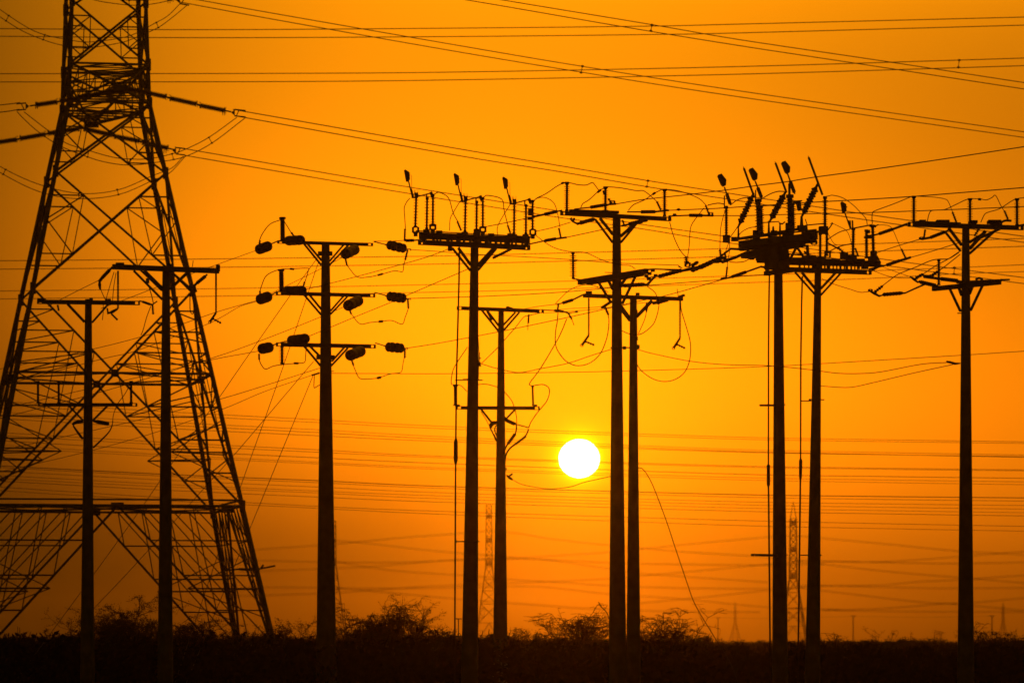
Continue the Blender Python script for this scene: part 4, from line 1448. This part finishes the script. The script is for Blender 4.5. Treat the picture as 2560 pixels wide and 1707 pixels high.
FARP = [(0, 6.0, 'K3'), (6.0, 11.0, 'X2'), (11.0, 14.5, 'X1'), (14.5, 17.5, 'X1'), (17.5, 20.7, 'X1')] + \
       [(20.7 + i * 1.65, 20.7 + (i + 1) * 1.65, 'X1') for i in range(10)]
lattice_tower('faded distant lattice tower between the two big poles left of the sun', 1222.6, 1180, 0.02, prof_far, FARP,
              [(21.2, 4.5, 22.6, 4), (27.4, 4.5, 28.6, 4), (33.8, 4.0, 34.8, 4)], 0.22, 0.12, 0.085, 1, group='distant lattice towers')
lattice_tower('faded distant lattice tower with a pointed top, between the close pair of poles', 1983.2, 1130, 0.03, prof_far2,
              [(0, 5.0, 'K3'), (5.0, 9.5, 'X2'), (9.5, 13.5, 'X1'), (13.5, 17.0, 'X1')] + [(17 + i * 1.7, 17 + (i + 1) * 1.7, 'X1') for i in range(9)],
              [(17.2, 4.5, 18.6, 4), (24.0, 4.5, 25.3, 4), (30.6, 4.0, 31.8, 4)], 0.22, 0.12, 0.085, 1, peak=36.6, group='distant lattice towers')
lattice_tower('distant lattice tower almost hidden behind the pole with three stacked crossarms', 832, 1150, 0.05,
              lambda z: prof_far(z) * 1.0, FARP[:-3], [(20.8, 4.5, 22.2, 4), (26.5, 4.0, 27.6, 4)], 0.25, 0.15, 0.10, 1, group='distant lattice towers')
for U0, vt, lab in ((1838, 1502, 'tiny hazy lattice tower on the horizon between the sun and the close pair of poles'),
                    (2508, 1504, 'tiny lattice tower fading into haze on the horizon at the right edge')):
    Yf = 3300.0
    zt = EYE + (HOR - vt) * Yf / FPX
    lattice_tower(lab, U0, Yf, 0.3, lambda z: 3.6 - 2.9 * min(z, 14) / 14 - max(0, z - 14) * 0.01,
                  [(0, 7, 'K2'), (7, 14, 'X1'), (14, 18, 'X1'), (18, 22, 'X1'), (22, 26, 'X1')],
                  [(17, 4, 18.5, 2), (21, 4, 22.5, 2), (25, 4, 26, 2)], 0.42, 0.3, 0.22, 0, peak=zt, group='tiny lattice towers on the horizon')
for U0, vt, Yf, lab in ((1795, 1543, 2100, 'tiny T-shaped pole on the horizon left of the close pair of poles'),
                        (2133, 1538, 2000, 'tiny T-shaped pole on the horizon right of the close pair of poles'),
                        (2480, 1538, 2000, 'tiny T-shaped pole behind a bush right of the far right pole')):
    zt = EYE + (HOR - vt) * Yf / FPX
    x0 = (U0 - 1280) / FPX * Yf
    rt = root('distant_pole', Vector((x0, Yf, 0)), lab, 'utility pole', 'tiny poles on the horizon')
    Mesh().tube([Vector((x0, Yf, 0)), Vector((x0, Yf, zt))], [0.42, 0.30], 8).build('shaft', 'concrete', rt)
    Mesh().bar(Vector((x0 - 1.35, Yf, zt)), Vector((x0 + 1.35, Yf, zt - 0.05)), 0.25, 0.30).build('crossarm', 'steel', rt)
    Mesh().bar(Vector((x0 - 0.9, Yf, zt)), Vector((x0, Yf, zt - 1.4)), 0.1, 0.12).build('brace', 'steel', rt)
    Mesh().bar(Vector((x0 + 0.9, Yf, zt)), Vector((x0, Yf, zt - 1.4)), 0.1, 0.12).build('brace', 'steel', rt)

# ================================================================== conductors of the tower lines
GB = 'twin conductors strung from the big lattice tower'
bundle('twin conductor from the near arm of the big tower down to the right edge',
       [(582, 274), (1150, 373), (1390, 413), (1620, 452), (1800, 480), (2160, 535), (2560, 591)],
       [(588, 290), (1150, 390), (1390, 428), (1617, 467), (1800, 495), (2160, 549), (2560, 606)], YN, YN + 9,
       [(1620, 452, 1617, 467)], 0.019, GB)
bundle('twin conductor from the far arm of the big tower, passing behind the paddle switches',
       [(437, 368), (980, 461), (1380, 525), (1603, 561), (1800, 589), (2200, 647), (2560, 694)],
       [(440, 385), (980, 477), (1380, 541), (1603, 572), (1800, 604), (2200, 662), (2560, 709)], YF_, YF_ + 9, [], 0.019, GB)
bundle('twin conductor running from the top edge beside the big tower and crossing both level pairs',
       [(449, -8), (700, 37), (1150, 115), (1453, 166), (1850, 228), (2560, 330)],
       [(450, 6), (700, 52), (1150, 131), (1453, 181), (1850, 243), (2560, 344)], YF_, YF_ + 9, [(1456, 166, 1453, 182)], 0.019, GB)
bundle('topmost slanting twin conductor, from the top edge near the middle to the right edge',
       [(900, -60), (1252, 0), (1628, 62), (1850, 100), (2200, 152), (2560, 207)],
       [(900, -44), (1252, 15), (1548, 66), (1850, 115), (2200, 168), (2560, 223)], YN + 3, YN + 11, [(1630, 63, 1627, 78)], 0.019, GB)
bundle('short stretch of twin conductor leaving the big tower through the left edge',
       [(50, 257), (0, 263), (-120, 272)], [(48, 274), (0, 281), (-120, 290)], YN, YN - 3, [], 0.019, GB)
GL = 'nearly level twin conductors crossing the whole picture'
bundle('highest of the level twin conductors, crossing near the top edge',
       [(-60, 72), (500, 75), (1150, 71), (1628, 66), (1850, 61), (2620, 42)],
       [(-60, 91), (500, 95), (1150, 92), (1628, 87), (1850, 83), (2620, 62)], 262, 250, [], 0.026, GL)
bundle('second level twin conductor from the top, with a spacer near the right edge',
       [(-60, 185), (700, 184), (1150, 180.6), (1850, 167), (2620, 144)],
       [(-60, 205.5), (700, 204.5), (1150, 200), (1850, 186), (2620, 163)], 262, 250, [(2398, 151, 2396, 169)], 0.026, GL)
bundle('level twin conductor crossing just under the top arms of the poles',
       [(-60, 652.5), (600, 646.7), (1100, 640), (1350, 634), (1800, 622), (2160, 610), (2620, 594)],
       [(-60, 673.5), (600, 667.6), (1100, 660), (1350, 654.5), (1800, 642), (2160, 629), (2620, 614)], 268, 256, [], 0.023, GL)
bundle('lowest level twin conductor, with a spacer just left of the far right pole',
       [(-60, 728), (600, 720.7), (1100, 711), (1350, 704.7), (1800, 691), (2206, 676), (2382, 669.5), (2620, 659)],
       [(-60, 748), (600, 739.5), (1100, 730), (1350, 724), (1800, 709), (2160, 696.6), (2382, 685), (2620, 677)], 268, 256,
       [(2386, 669, 2385, 685)], 0.020, GL)

# ================================================================== wires between the poles
GW = 'single wires between the concrete poles'
ya, yb, yc, yd, ye, yf, yg, yh, yi, yj = (q.Y0 for q in (A, B, C, D, E, Fp, Gp, H, I, J))
wire('thin wire from the topmost left capsule insulator down behind the thick left pole', [(638, 627), (527, 667), (430, 703), (340, 738), (253, 771)], yc, ya, 0.008, GW)
wire('wire leaving the middle left capsule insulator towards the left edge', [(640, 752), (545, 779), (438, 816), (338, 846), (235, 872), (120, 898), (-40, 930)], yc, 128, 0.009, GW)
wire('wire from the middle left capsule insulator to the clamp hanging on the thick left pole', [(640, 754), (600, 766), (560, 789), (521, 809), (440, 840), (330, 880), (252, 898), (-40, 975)], yc, 100, 0.008, GW)
wire('wire leaving the lowest left capsule insulator towards the left edge', [(644, 878), (529, 899), (440, 921), (250, 965), (100, 1000), (-40, 1032)], yc, 126, 0.009, GW)
wire('wire from the upper crossarm of the three-armed pole slanting down left to its middle arm', [(861, 641), (802, 672), (711, 717), (660, 742)], yc, yc + 3, 0.008, GW)
wire('wire from the middle arm of the three-armed pole slanting down to the left edge', [(869, 763), (802, 792), (700, 833), (600, 871), (530, 895), (400, 936), (233, 985), (60, 1030), (-40, 1056)], yc, 124, 0.009, GW)
wire('wire rising from the lowest arm of the three-armed pole to the next pole right', [(766, 843), (826, 818), (900, 787), (979, 755), (1018, 738), (1171, 672)], yc - 1, yd, 0.009, GW)
wire('wire rising from the middle arm of the three-armed pole to the switch arm underside', [(758, 724), (791, 717), (893, 691), (1000, 662), (1060, 645), (1097, 632), (1122, 622)], yc - 1, yd, 0.009, GW)
wire('upper neutral wire slanting left from below the lowest arm of the three-armed pole', [(799, 920), (680, 958), (552, 997), (400, 1037), (230, 1076), (-40, 1135)], yc, 130, 0.009, GW)
wire('lower neutral wire slanting left from the small insulator on the three-armed pole', [(779, 938), (660, 979), (560, 1021), (400, 1077), (236, 1124), (89, 1159), (-40, 1188)], yc, 134, 0.008, GW)
wire('straight wire from the top right end of the three-armed pole to the switch pole', [(934, 603), (975, 603), (1011, 601)], yc, yd, 0.008, GW)
wire('long wire from the topmost right capsule insulator past two poles to the ring clamp', [(1024, 624), (1100, 629), (1169, 634.7), (1380, 646), (1531, 657), (1600, 660), (1697, 663)], yc, yf + 3, 0.009, GW)
wire('long wire from the middle right capsule insulator sloping up to the crowded switch pole', [(1027, 746), (1200, 741), (1380, 732), (1559, 717), (1617, 713.5), (1803, 699.5)], yc, yh, 0.010, GW)
wire('long wire from the lowest right capsule insulator sloping up to the crowded switch pole', [(1018, 870), (1100, 857), (1243, 830), (1350, 808), (1480, 780), (1591, 754), (1665, 738.5), (1803, 700)], yc, yh, 0.010, GW)
wire('nearly level lone wire crossing just above the sun to the right edge', [(829, 933), (1100, 934), (1370, 931), (1529, 928), (1810, 920), (1934, 915), (2050, 909), (2401, 888), (2600, 875)], yc, 122, 0.009, GW)
wire('highest lone wire, rising from the arm beside the sun to the right edge', [(1541, 510), (1608, 499), (1714.5, 487.4), (1811, 475.7), (1893, 464), (1967, 454.5), (2038, 443), (2150, 428), (2300, 406.5), (2600, 361)], yf, 96, 0.012, GW)
wire('wire from the pole beside the sun passing over the top of the far right pole', [(1672, 526), (1750, 523), (1811, 520), (2030, 506), (2150, 499.4), (2280, 491.5), (2400, 482), (2600, 466)], yf, 96, 0.012, GW)
wire('wire from the right end of the top arm beside the sun to the right edge', [(1783, 539.5), (1883, 538.7), (2043, 534), (2160, 532), (2382, 524), (2600, 515)], yf, 98, 0.011, GW)
wire('wire crossing from the switch pole up to the arm of the pole beside the sun', [(1214, 567), (1260, 558), (1300, 549.5), (1330, 543)], yd, yd + 0.6, 0.010, GW)
wire('slanting wire from the switch pole to the string under the top arm beside the sun', [(1339.7, 578.6), (1380, 569.6), (1426, 556)], yd, yf, 0.009, GW)
wire('wire from the lower strain string of the switch pole to the pole beside the sun', [(1416, 593.6), (1475, 581), (1531, 569), (1570, 561)], yd, yf, 0.010, GW)
wire('drooping link from the switch arm to the short standing insulator beside the sun', [(1339.7, 588.8), (1367, 609), (1393, 622), (1427.5, 629.5), (1465, 632), (1508, 651), (1552, 662), (1575, 664), (1588, 672)], yd, yf, 0.009, GW)
wire('slack cable between the switch pole and the pole beside the sun', [(1203, 909), (1243, 921), (1297, 931), (1348, 922), (1419, 908), (1480, 888), (1528, 873)], yd, yf, 0.009, GW)
wire('upper slack cable ending at the small clamp on the far right pole', [(1592.5, 873), (1632.7, 884), (1724.5, 902.6), (1810, 911), (1921, 914), (2026, 924), (2091, 932.6), (2152, 933.5), (2204, 929), (2301, 910.6), (2366, 906)], yg, yj, 0.009, GW)
wire('lower slack cable ending at the small clamp on the far right pole', [(2048, 964), (2091, 967.5), (2130, 967.5), (2188, 955), (2285, 932), (2382, 911)], yi, yj, 0.009, GW)
wire('short wire over the sun into the strain string left of the hanging insulators', [(1307, 772.7), (1345, 766), (1391, 760.5)], ye, yg, 0.009, GW)
wire('thin wire running under the arms between the two slim poles either side of the sun', [(1358, 783), (1440, 777), (1500, 772), (1530, 767), (1580, 760), (1635, 754)], ye, yg, 0.008, GW)
wire('short thin wire ending at the slanting clamp on the pole beside the sun', [(1395, 774), (1430, 771), (1475, 769), (1507, 766)], ye - 2, yf, 0.007, GW)
wire('low slack cable hanging under the sun between two poles', [(1283.7, 1200), (1304, 1210), (1340, 1217.6), (1380.6, 1221.4), (1426.5, 1216), (1457, 1206), (1500, 1196), (1528, 1190)], ye, yf, 0.009, GW)
wire('wire from the crowded switch pole running right under its neighbour', [(2193, 631.5), (2240, 616), (2300, 598)], yi, yj, 0.010, GW)
wire('wire from the lower string of the double-arm pole to the far right pole brace', [(2275, 644), (2300, 637), (2340, 625), (2384.5, 611), (2400, 606)], yi, yj, 0.010, GW)
wire('upper curved link left of the short lower arm of the far right pole', [(2183, 677), (2219, 690), (2249.5, 695), (2275, 695)], yi, yj, 0.008, GW)
wire('lower slack wire from the double-arm pole to the ribbed string low on the far right', [(2055.6, 697.4), (2083.7, 710), (2124.5, 723), (2150, 730.6), (2172, 729)], yi, yj, 0.009, GW)
wire('straight thin link ending at the finned clamp left of the short lower arm', [(2206, 667), (2235, 678), (2270, 690)], yi, yj, 0.007, GW)
wire('wire running left behind the thick left pole towards the hanging clamp', [(247, 701), (200, 724), (153, 748), (120, 766)], yb, ya, 0.008, GW)

GG = 'guy wires stretched from the three-armed pole to the ground'


def guy(label, pts, Y1, r=0.009):
    vg = HOR + EYE * FPX / Y1
    a, b = pts[-2], pts[-1]
    f_ = (vg - b[1]) / (b[1] - a[1])
    pts = pts + [(b[0] + (b[0] - a[0]) * f_, vg)]
    wire(label, pts, yc, Y1, r, GG, name='guy_wire', mat='steel')


guy('guy wire from the top of the three-armed pole, longest one, crossing the lattice tower legs', [(791, 648), (723, 742), (600, 918), (551, 989), (430, 1158), (348, 1277), (236, 1433), (128, 1580)], 128)
guy('guy wire from just below the lowest arm of the three-armed pole, crossing the tower', [(784, 903), (662, 1047), (586, 1136), (503, 1228), (335, 1414), (236, 1519)], 126)
guy('steep guy wire from the top of the three-armed pole', [(796, 656), (750, 792), (710, 910), (662, 1047), (605, 1206), (560, 1340)], 120)
guy('steep guy wire from the small neutral insulator of the three-armed pole', [(783, 938), (730, 1066), (680, 1187), (630, 1308)], 120)
pts = [(1594, 1169), (1607, 1172), (1625, 1198), (1643, 1240), (1668.5, 1308.5), (1686, 1362), (1719, 1460), (1734, 1502), (1755, 1541), (1787.6, 1594), (1830, 1665), (1860, 1758)]
wire('loose cable sagging from the slim pole right of the sun down to the ground', pts, yg, 111, 0.011, None, name='loose_cable', mat='cable')

# ================================================================== thin distant wires level with the sun
ROWS = [(1003, 1049, 1065, 1091, 1104), (1012, 1056, 1071, 1096, 1108), (1030, 1074, 1091, 1121.6, 1137), (1038, 1081, 1097, 1126, 1142.6),
        (1046, 1089, 1103, 1128.5, 1141), (1081, 1124, 1140, 1163, 1174), (1088, 1130, 1143.6, 1166, 1176.5), (1101, 1144, 1158, 1183.6, 1195),
        (1112, 1155, 1169, 1192, 1204), (1118, 1159, 1173, 1197.5, 1211), (1164, 1201, 1215, 1234.7, 1244), (1168, 1206, 1220, 1241, 1252),
        (1177, 1217, 1231, 1252.5, 1263), (1188, 1227, 1239, 1260, 1272), (1196, 1231.6, 1246, 1268, 1281), (1202, 1242, 1254.6, 1276, 1289),
        (1217, 1265, 1277.6, 1299, 1315), (1226, 1270, 1284.7, 1311.5, 1327)]
ORD = ['first', 'second', 'third', 'fourth', 'fifth', 'sixth', 'seventh', 'eighth', 'ninth', 'tenth', 'eleventh', 'twelfth', 'thirteenth',
       'fourteenth', 'fifteenth', 'sixteenth', 'seventeenth', 'eighteenth']
DARK = {4: 0.024, 10: 0.028, 7: 0.023, 3: 0.023}
for i, (v0, v1, v2, v3, v4) in enumerate(ROWS):
    where = 'above the sun' if v2 < 1090 else ('level with the sun' if v2 < 1190 else 'below the sun')
    yy = 245 + (i % 5) * 14
    wire('thin distant wire %s, %s from the top of the stack' % (where, ORD[i]),
         [(-60, v0 - 4), (0, v0), (400, (v0 + v1) / 2 + 2), (796, v1), (1100, v2), (1800, v3), (2200, (v3 + v4) / 2 + 1.2), (2560, v4), (2620, v4 + 1)],
         yy, yy + 12, DARK.get(i, 0.018), 'thin distant wires stacked behind the poles', name='distant_wire', n=4)

# ================================================================== faint quad lines far away
QL = [
    ('rising to the distant tower left of the sun', [(560, 1378), (690, 1370), (840, 1359), (1000, 1344), (1160, 1332), (1222, 1326)]),
    ('descending right from the top of the distant tower', [(1222, 1326), (1300, 1333), (1380, 1347), (1520, 1362), (1700, 1378), (1930, 1392), (1985, 1395)]),
    ('from behind the three-armed pole, crossing below the distant tower top', [(832, 1350), (950, 1361), (1050, 1373), (1160, 1383), (1222, 1387), (1300, 1394), (1400, 1403), (1520, 1421), (1600, 1433), (1700, 1440), (1920, 1455)]),
    ('climbing to the pointed distant tower, uppermost', [(600, 1428), (845, 1420), (950, 1414), (1100, 1401), (1190, 1397), (1280, 1395), (1380, 1389), (1520, 1380), (1600, 1372), (1760, 1356), (1920, 1342), (1985, 1338)]),
    ('almost level across the middle of the low sky', [(540, 1398), (845, 1405), (1000, 1405), (1190, 1398), (1330, 1397), (1520, 1406), (1700, 1410), (1920, 1412), (2060, 1408)]),
    ('sagging below the distant tower left of the sun', [(845, 1403), (900, 1414), (1000, 1427), (1190, 1440), (1290, 1449), (1400, 1455), (1520, 1463), (1700, 1469), (1920, 1471), (2060, 1464)]),
    ('climbing to the pointed distant tower, middle one', [(560, 1490), (700, 1486), (845, 1481), (920, 1475), (1060, 1466), (1190, 1460), (1300, 1456), (1400, 1452), (1520, 1446), (1600, 1439), (1760, 1425), (1920, 1410), (1985, 1405)]),
    ('falling from left of the sun towards the right pair of poles', [(600, 1466), (845, 1469), (1000, 1470), (1190, 1467), (1350, 1466), (1520, 1484), (1700, 1496), (1920, 1517), (2100, 1523)]),
    ('lowest of the left lines, falling to the horizon bushes', [(845, 1470), (920, 1476), (1040, 1487), (1170, 1499), (1222, 1503), (1350, 1512), (1440, 1519), (1520, 1522), (1700, 1528), (1900, 1529)]),
    ('rising to the pointed distant tower, lowest', [(1560, 1512), (1600, 1507), (1760, 1492), (1900, 1477), (1985, 1470)]),
    ('falling right from the top of the pointed distant tower', [(1985, 1338), (2060, 1345), (2200, 1358), (2395, 1377), (2510, 1383), (2620, 1392)]),
    ('curving up to the right edge, uppermost', [(2060, 1403), (2200, 1404), (2300, 1398), (2395, 1391), (2510, 1382), (2620, 1373)]),
    ('nearly level right of the close pair of poles, upper', [(1985, 1401), (2060, 1402), (2300, 1407), (2395, 1408), (2620, 1404)]),
    ('falling right from the middle of the pointed distant tower', [(1985, 1402), (2060, 1410), (2220, 1428), (2395, 1443), (2620, 1461)]),
    ('curving up to the right edge, second', [(2060, 1464), (2200, 1462), (2300, 1453), (2395, 1449), (2620, 1433)]),
    ('nearly level right of the close pair of poles, lower', [(1985, 1462), (2060, 1463), (2300, 1469), (2395, 1470), (2620, 1468)]),
    ('falling right from the lowest arm of the pointed distant tower', [(1985, 1466), (2060, 1476), (2200, 1493), (2320, 1506), (2395, 1510), (2620, 1531)]),
    ('curving up to the right edge, lowest', [(2060, 1525), (2200, 1521), (2350, 1509), (2440, 1505), (2620, 1488)]),
    ('lowest of all, just over the horizon at the right', [(1990, 1519), (2060, 1524), (2300, 1528), (2620, 1529)]),
    ('thin low line over the bushes between the sun and the right', [(1690, 1548), (1795, 1543), (1900, 1545), (2133, 1540), (2300, 1542), (2480, 1539)]),
]
for i, (lab, pts) in enumerate(QL):
    yy = 820 + (i % 4) * 25
    if 'thin low' in lab:
        wire('faint far power line, ' + lab, pts, 1500, 1500, 0.05, 'faint far power lines', name='distant_wire', n=4)
        continue
    px = yy / FPX
    rt = root('quad_conductor', P(*pts[0], yy), 'faint far power line ' + lab, 'power line', 'faint far power lines')
    pts = run_on(pts)
    for (ox, oz) in ((0, 2.1), (0, -2.1), (0.6, 1.4), (0.6, -1.4)):
        pp = smooth_path([P(u, v, yy + ox) + Vector((0, 0, oz * px)) for u, v in pts], 5)
        Mesh().tube(pp, 0.020, 4).build('wire', 'wire', rt)

# ================================================================== bushes


def shrub(label, U, V_top, half_w, Y, seed, stems=14, leaf=0.0, droop=0.35, dense=1.0, lean=0.0, rad=0.015):
    rng = random.Random(seed)
    px = Y / FPX
    x0 = (U - 1280) * px
    hgt = EYE + (HOR - V_top + 5) * px
    R = half_w * px
    rt = root('thorny_bush', Vector((x0, Y, 0)), label, 'bush', 'bushes along the horizon')
    st, tw, lf = Mesh(), Mesh(), Mesh()
    lim = [hgt]

    def grow(p, d, L, r, lvl):
        n = 5 if lvl == 0 else 3
        pts, rs = [p], [r]
        q = p.copy()
        dd = d.copy()
        for i in range(n):
            dd = (dd + Vector((rng.gauss(0, .16), rng.gauss(0, .16), rng.gauss(0, .12) - droop * (0.13 * i if lvl < 2 else 0.03)))).normalized()
            q = q + dd * L / n
            if q.z < 0.05:
                q.z = 0.05
            if q.z > lim[0]:
                dd.z = -abs(dd.z) * rng.uniform(0, .4)
            pts.append(q.copy())
            rs.append(r * (1 - 0.55 * (i + 1) / n))
            if lvl < 3 and i >= (1 if lvl == 0 else 0):
                kk = int(rng.choice((1, 2, 2)) * dense + 0.5)
                for _ in range(kk):
                    s_d = (dd * 0.75 + Vector((rng.gauss(0, .75), rng.gauss(0, .75), rng.gauss(0.12, .5)))).normalized()
                    grow(q, s_d, L * rng.uniform(.32, .58), r * 0.6, lvl + 1)
            if leaf and lvl >= 2:
                for _ in range(int(leaf)):
                    c = q + Vector((rng.gauss(0, .05), rng.gauss(0, .05), rng.gauss(0, .045)))
                    s = rng.uniform(.014, .032)
                    u = Vector((rng.gauss(0, 1), rng.gauss(0, 1), rng.gauss(0, 1))).normalized()
                    w = u.orthogonal().normalized()
                    b = len(lf.v)
                    lf.v += [c - u * s, c + w * s * .6, c + u * s, c - w * s * .6]
                    lf.f.append((b, b + 1, b + 2, b + 3))
        (st if lvl == 0 else tw).tube(pts, [max(0.0055, x_) for x_ in rs], 3, cap=False)

    for i in range(stems):
        aa = rng.uniform(0, 2 * math.pi)
        sp = rng.uniform(0.05, 1.0)
        tgt = Vector((math.cos(aa) * R * sp + lean * R, math.sin(aa) * R * sp * 0.7, hgt * math.sqrt(max(0.1, 1 - 0.75 * sp * sp)) * rng.uniform(.72, 1.0)))
        L = tgt.length * 0.93
        lim[0] = max(tgt.z, hgt * 0.6) * rng.uniform(0.98, 1.22)
        grow(Vector((x0 + rng.gauss(0, R * .12), Y + rng.gauss(0, .2), 0)), tgt.normalized(), L, rad * 1.7, 0)
    st.build('stems', 'twig', rt)
    tw.build('twigs', 'twig', rt)
    if lf.v:
        lf.build('leaves', 'leaf', rt)


BUSH = [
    ('ragged bush between the two leftmost poles', 300, 1518, 60, 150, 13, 2, .4, 1.0),
    ('low straggly bush left of the leftmost pole', 175, 1566, 42, 150, 7, 1, .45, .9),
    ('leafy bush just right of the thick left pole at the foot of the tower', 462, 1518, 50, 155, 13, 2, .4, 1.0),
    ('low bush between the lattice tower legs', 575, 1568, 50, 160, 9, 2, .4, 1.0),
    ('twiggy bush directly left of the three-armed pole', 728, 1540, 36, 150, 10, 1, .35, 1.0),
    ('arching bare bush directly right of the three-armed pole', 868, 1526, 36, 150, 10, 0, .6, .9),
    ('dense dark rounded bush right of the three-armed pole', 935, 1558, 42, 155, 16, 4, .3, 1.0),
    ('tall spiky bush with a pointed tip, right of the dark rounded one', 1016, 1520, 24, 155, 13, 1, .5, 1.1),
    ('thin bent sprig hanging right of the tall spiky bush', 1075, 1566, 30, 155, 6, 1, 1.0, .8),
    ('small leafy clump between the two close poles left of the sun', 1222, 1582, 24, 160, 8, 3, .3, 1.0),
    ('low spreading clump right of the behind pole', 1300, 1582, 42, 165, 8, 2, .4, .9),
    ('wide bare thorny bush left of the pole beside the sun', 1440, 1540, 88, 140, 26, 0, .45, 1.0),
    ('bare thorny bush right of the slim pole beside the sun', 1648, 1543, 48, 140, 20, 0, .5, 1.0),
    ('low rounded bush where the loose cable reaches the ground', 1742, 1586, 44, 190, 12, 4, .3, 1.0),
    ('small bent bare sprig right of the close pair of poles', 2078, 1576, 18, 150, 5, 0, 1.0, .8),
    ('low dark bush under the horizon right of centre', 2215, 1590, 34, 200, 12, 4, .3, 1.0),
    ('tiny upright shrub on top of the low dark bush', 2206, 1578, 7, 230, 5, 1, .2, .7),
    ('tiny twin-pointed shrub left of the far right pole', 2336, 1591, 14, 230, 8, 1, .3, .7),
    ('tiny shrub midway between the right poles', 2272, 1592, 11, 240, 6, 1, .3, .7),
    ('bushy shrub with ragged tips right of the far right pole', 2482, 1575, 40, 170, 12, 2, .4, 1.0),
    ('bare low shrub touching the far right pole', 2448, 1578, 22, 150, 6, 0, .6, .9),
    ('faint small shrub at the right edge', 2538, 1582, 18, 180, 6, 1, .35, .9),
]
for i, (lab, U, V, hw, Y, stn, lfn, dr, dn) in enumerate(BUSH):
    shrub(lab, U, V, hw, Y, 100 + i, stn, lfn, dr, dn)
# one dead branch leaning out of the wide bare bush
m = Mesh()
m.tube(smooth_path([P(1500, 1650, 139), P(1528, 1580, 139), P(1519, 1535, 139), P(1505, 1518, 139), P(1496, 1504, 139)], 4), 0.022, 4)
m.tube([P(1510, 1524, 139), P(1519, 1512, 139)], 0.012, 4)
o = m.build('dead_branch', 'twig', None, P(1505, 1650, 139))
tag(o, 'bare dead branch leaning up against the pole beside the sun', 'branch')

# ---- low scrub covering the plain: countless, one object
rng = random.Random(77)
S = Mesh()
for i in range(4200):
    Y = 118 + (rng.random() ** 1.5) * 420
    px = Y / FPX
    U = rng.uniform(-420, 2980)
    x0 = (U - 1280) * px
    hm = 1.66 if U < 1500 else 1.47
    hm += 0.07 * math.sin(U * 0.013) + 0.05 * math.sin(U * 0.041 + 1)
    hgt = rng.uniform(0.68, 1.0) * hm + (0.22 if (U < 700 or 780 < U < 1300) and rng.random() < .3 else 0)
    hgt += 0.0006 * (Y - 118)
    R = rng.uniform(.5, 1.1)
    for _ in range(52):
        aa = rng.uniform(0, 6.283)
        sp = rng.random() ** .5
        zt = hgt * math.sqrt(max(0.0, 1 - 0.85 * sp * sp)) * (1 - 0.75 * rng.random() ** 2.2)
        c_ = Vector((x0 + math.cos(aa) * R * sp, Y + math.sin(aa) * R * sp, max(0.08, zt)))
        u = Vector((rng.gauss(0, 1), rng.gauss(0, 1), rng.gauss(0, .8))).normalized()
        w = u.orthogonal().normalized()
        s = rng.uniform(.05, .15)
        b = len(S.v)
        S.v += [c_ - u * s, c_ + w * s * .5, c_ + u * s * 1.2, c_ - w * s * .6]
        S.f.append((b, b + 1, b + 2, b + 3))
    for _ in range(3):
        aa = rng.uniform(0, 6.283)
        tp_ = Vector((x0 + math.cos(aa) * R * .6, Y, hgt * rng.uniform(.9, 1.07)))
        bt_ = Vector((x0, Y, 0.2))
        b = len(S.v)
        S.v += [bt_, tp_, tp_ + Vector((.015, 0, -.03))]
        S.f.append((b, b + 1, b + 2))
o = S.build('low_scrub', 'scrub', None, Vector((0, 200, 0)))
o['kind'] = 'stuff'
o['label'] = 'dark low desert scrub covering the plain below the horizon'
o['category'] = 'scrub'

# ================================================================== haze
hz = Mesh()
x0, x1, y0, y1, z0, z1 = -2900, 2900, -80, 4700, -1.0, 46.0
hz.v = [Vector(p_) for p_ in ((x0, y0, z0), (x1, y0, z0), (x1, y1, z0), (x0, y1, z0), (x0, y0, z1), (x1, y0, z1), (x1, y1, z1), (x0, y1, z1))]
hz.f = [(3, 2, 1, 0), (4, 5, 6, 7), (0, 1, 5, 4), (1, 2, 6, 5), (2, 3, 7, 6), (3, 0, 4, 7)]
hm_ = bpy.data.materials.new('dusty_air')
hm_.use_nodes = True
nt = hm_.node_tree
nt.nodes.clear()
out = nt.nodes.new('ShaderNodeOutputMaterial')
pv = nt.nodes.new('ShaderNodeVolumePrincipled')
pv.inputs['Color'].default_value = (0.70, 0.60, 0.16, 1)
pv.inputs['Density'].default_value = HAZE_DENSITY
pv.inputs['Anisotropy'].default_value = HAZE_G
nt.links.new(pv.outputs[0], out.inputs['Volume'])
M['haze'] = hm_
o = hz.build('haze', 'haze', None, Vector((0, 0, 0)))
o['kind'] = 'stuff'
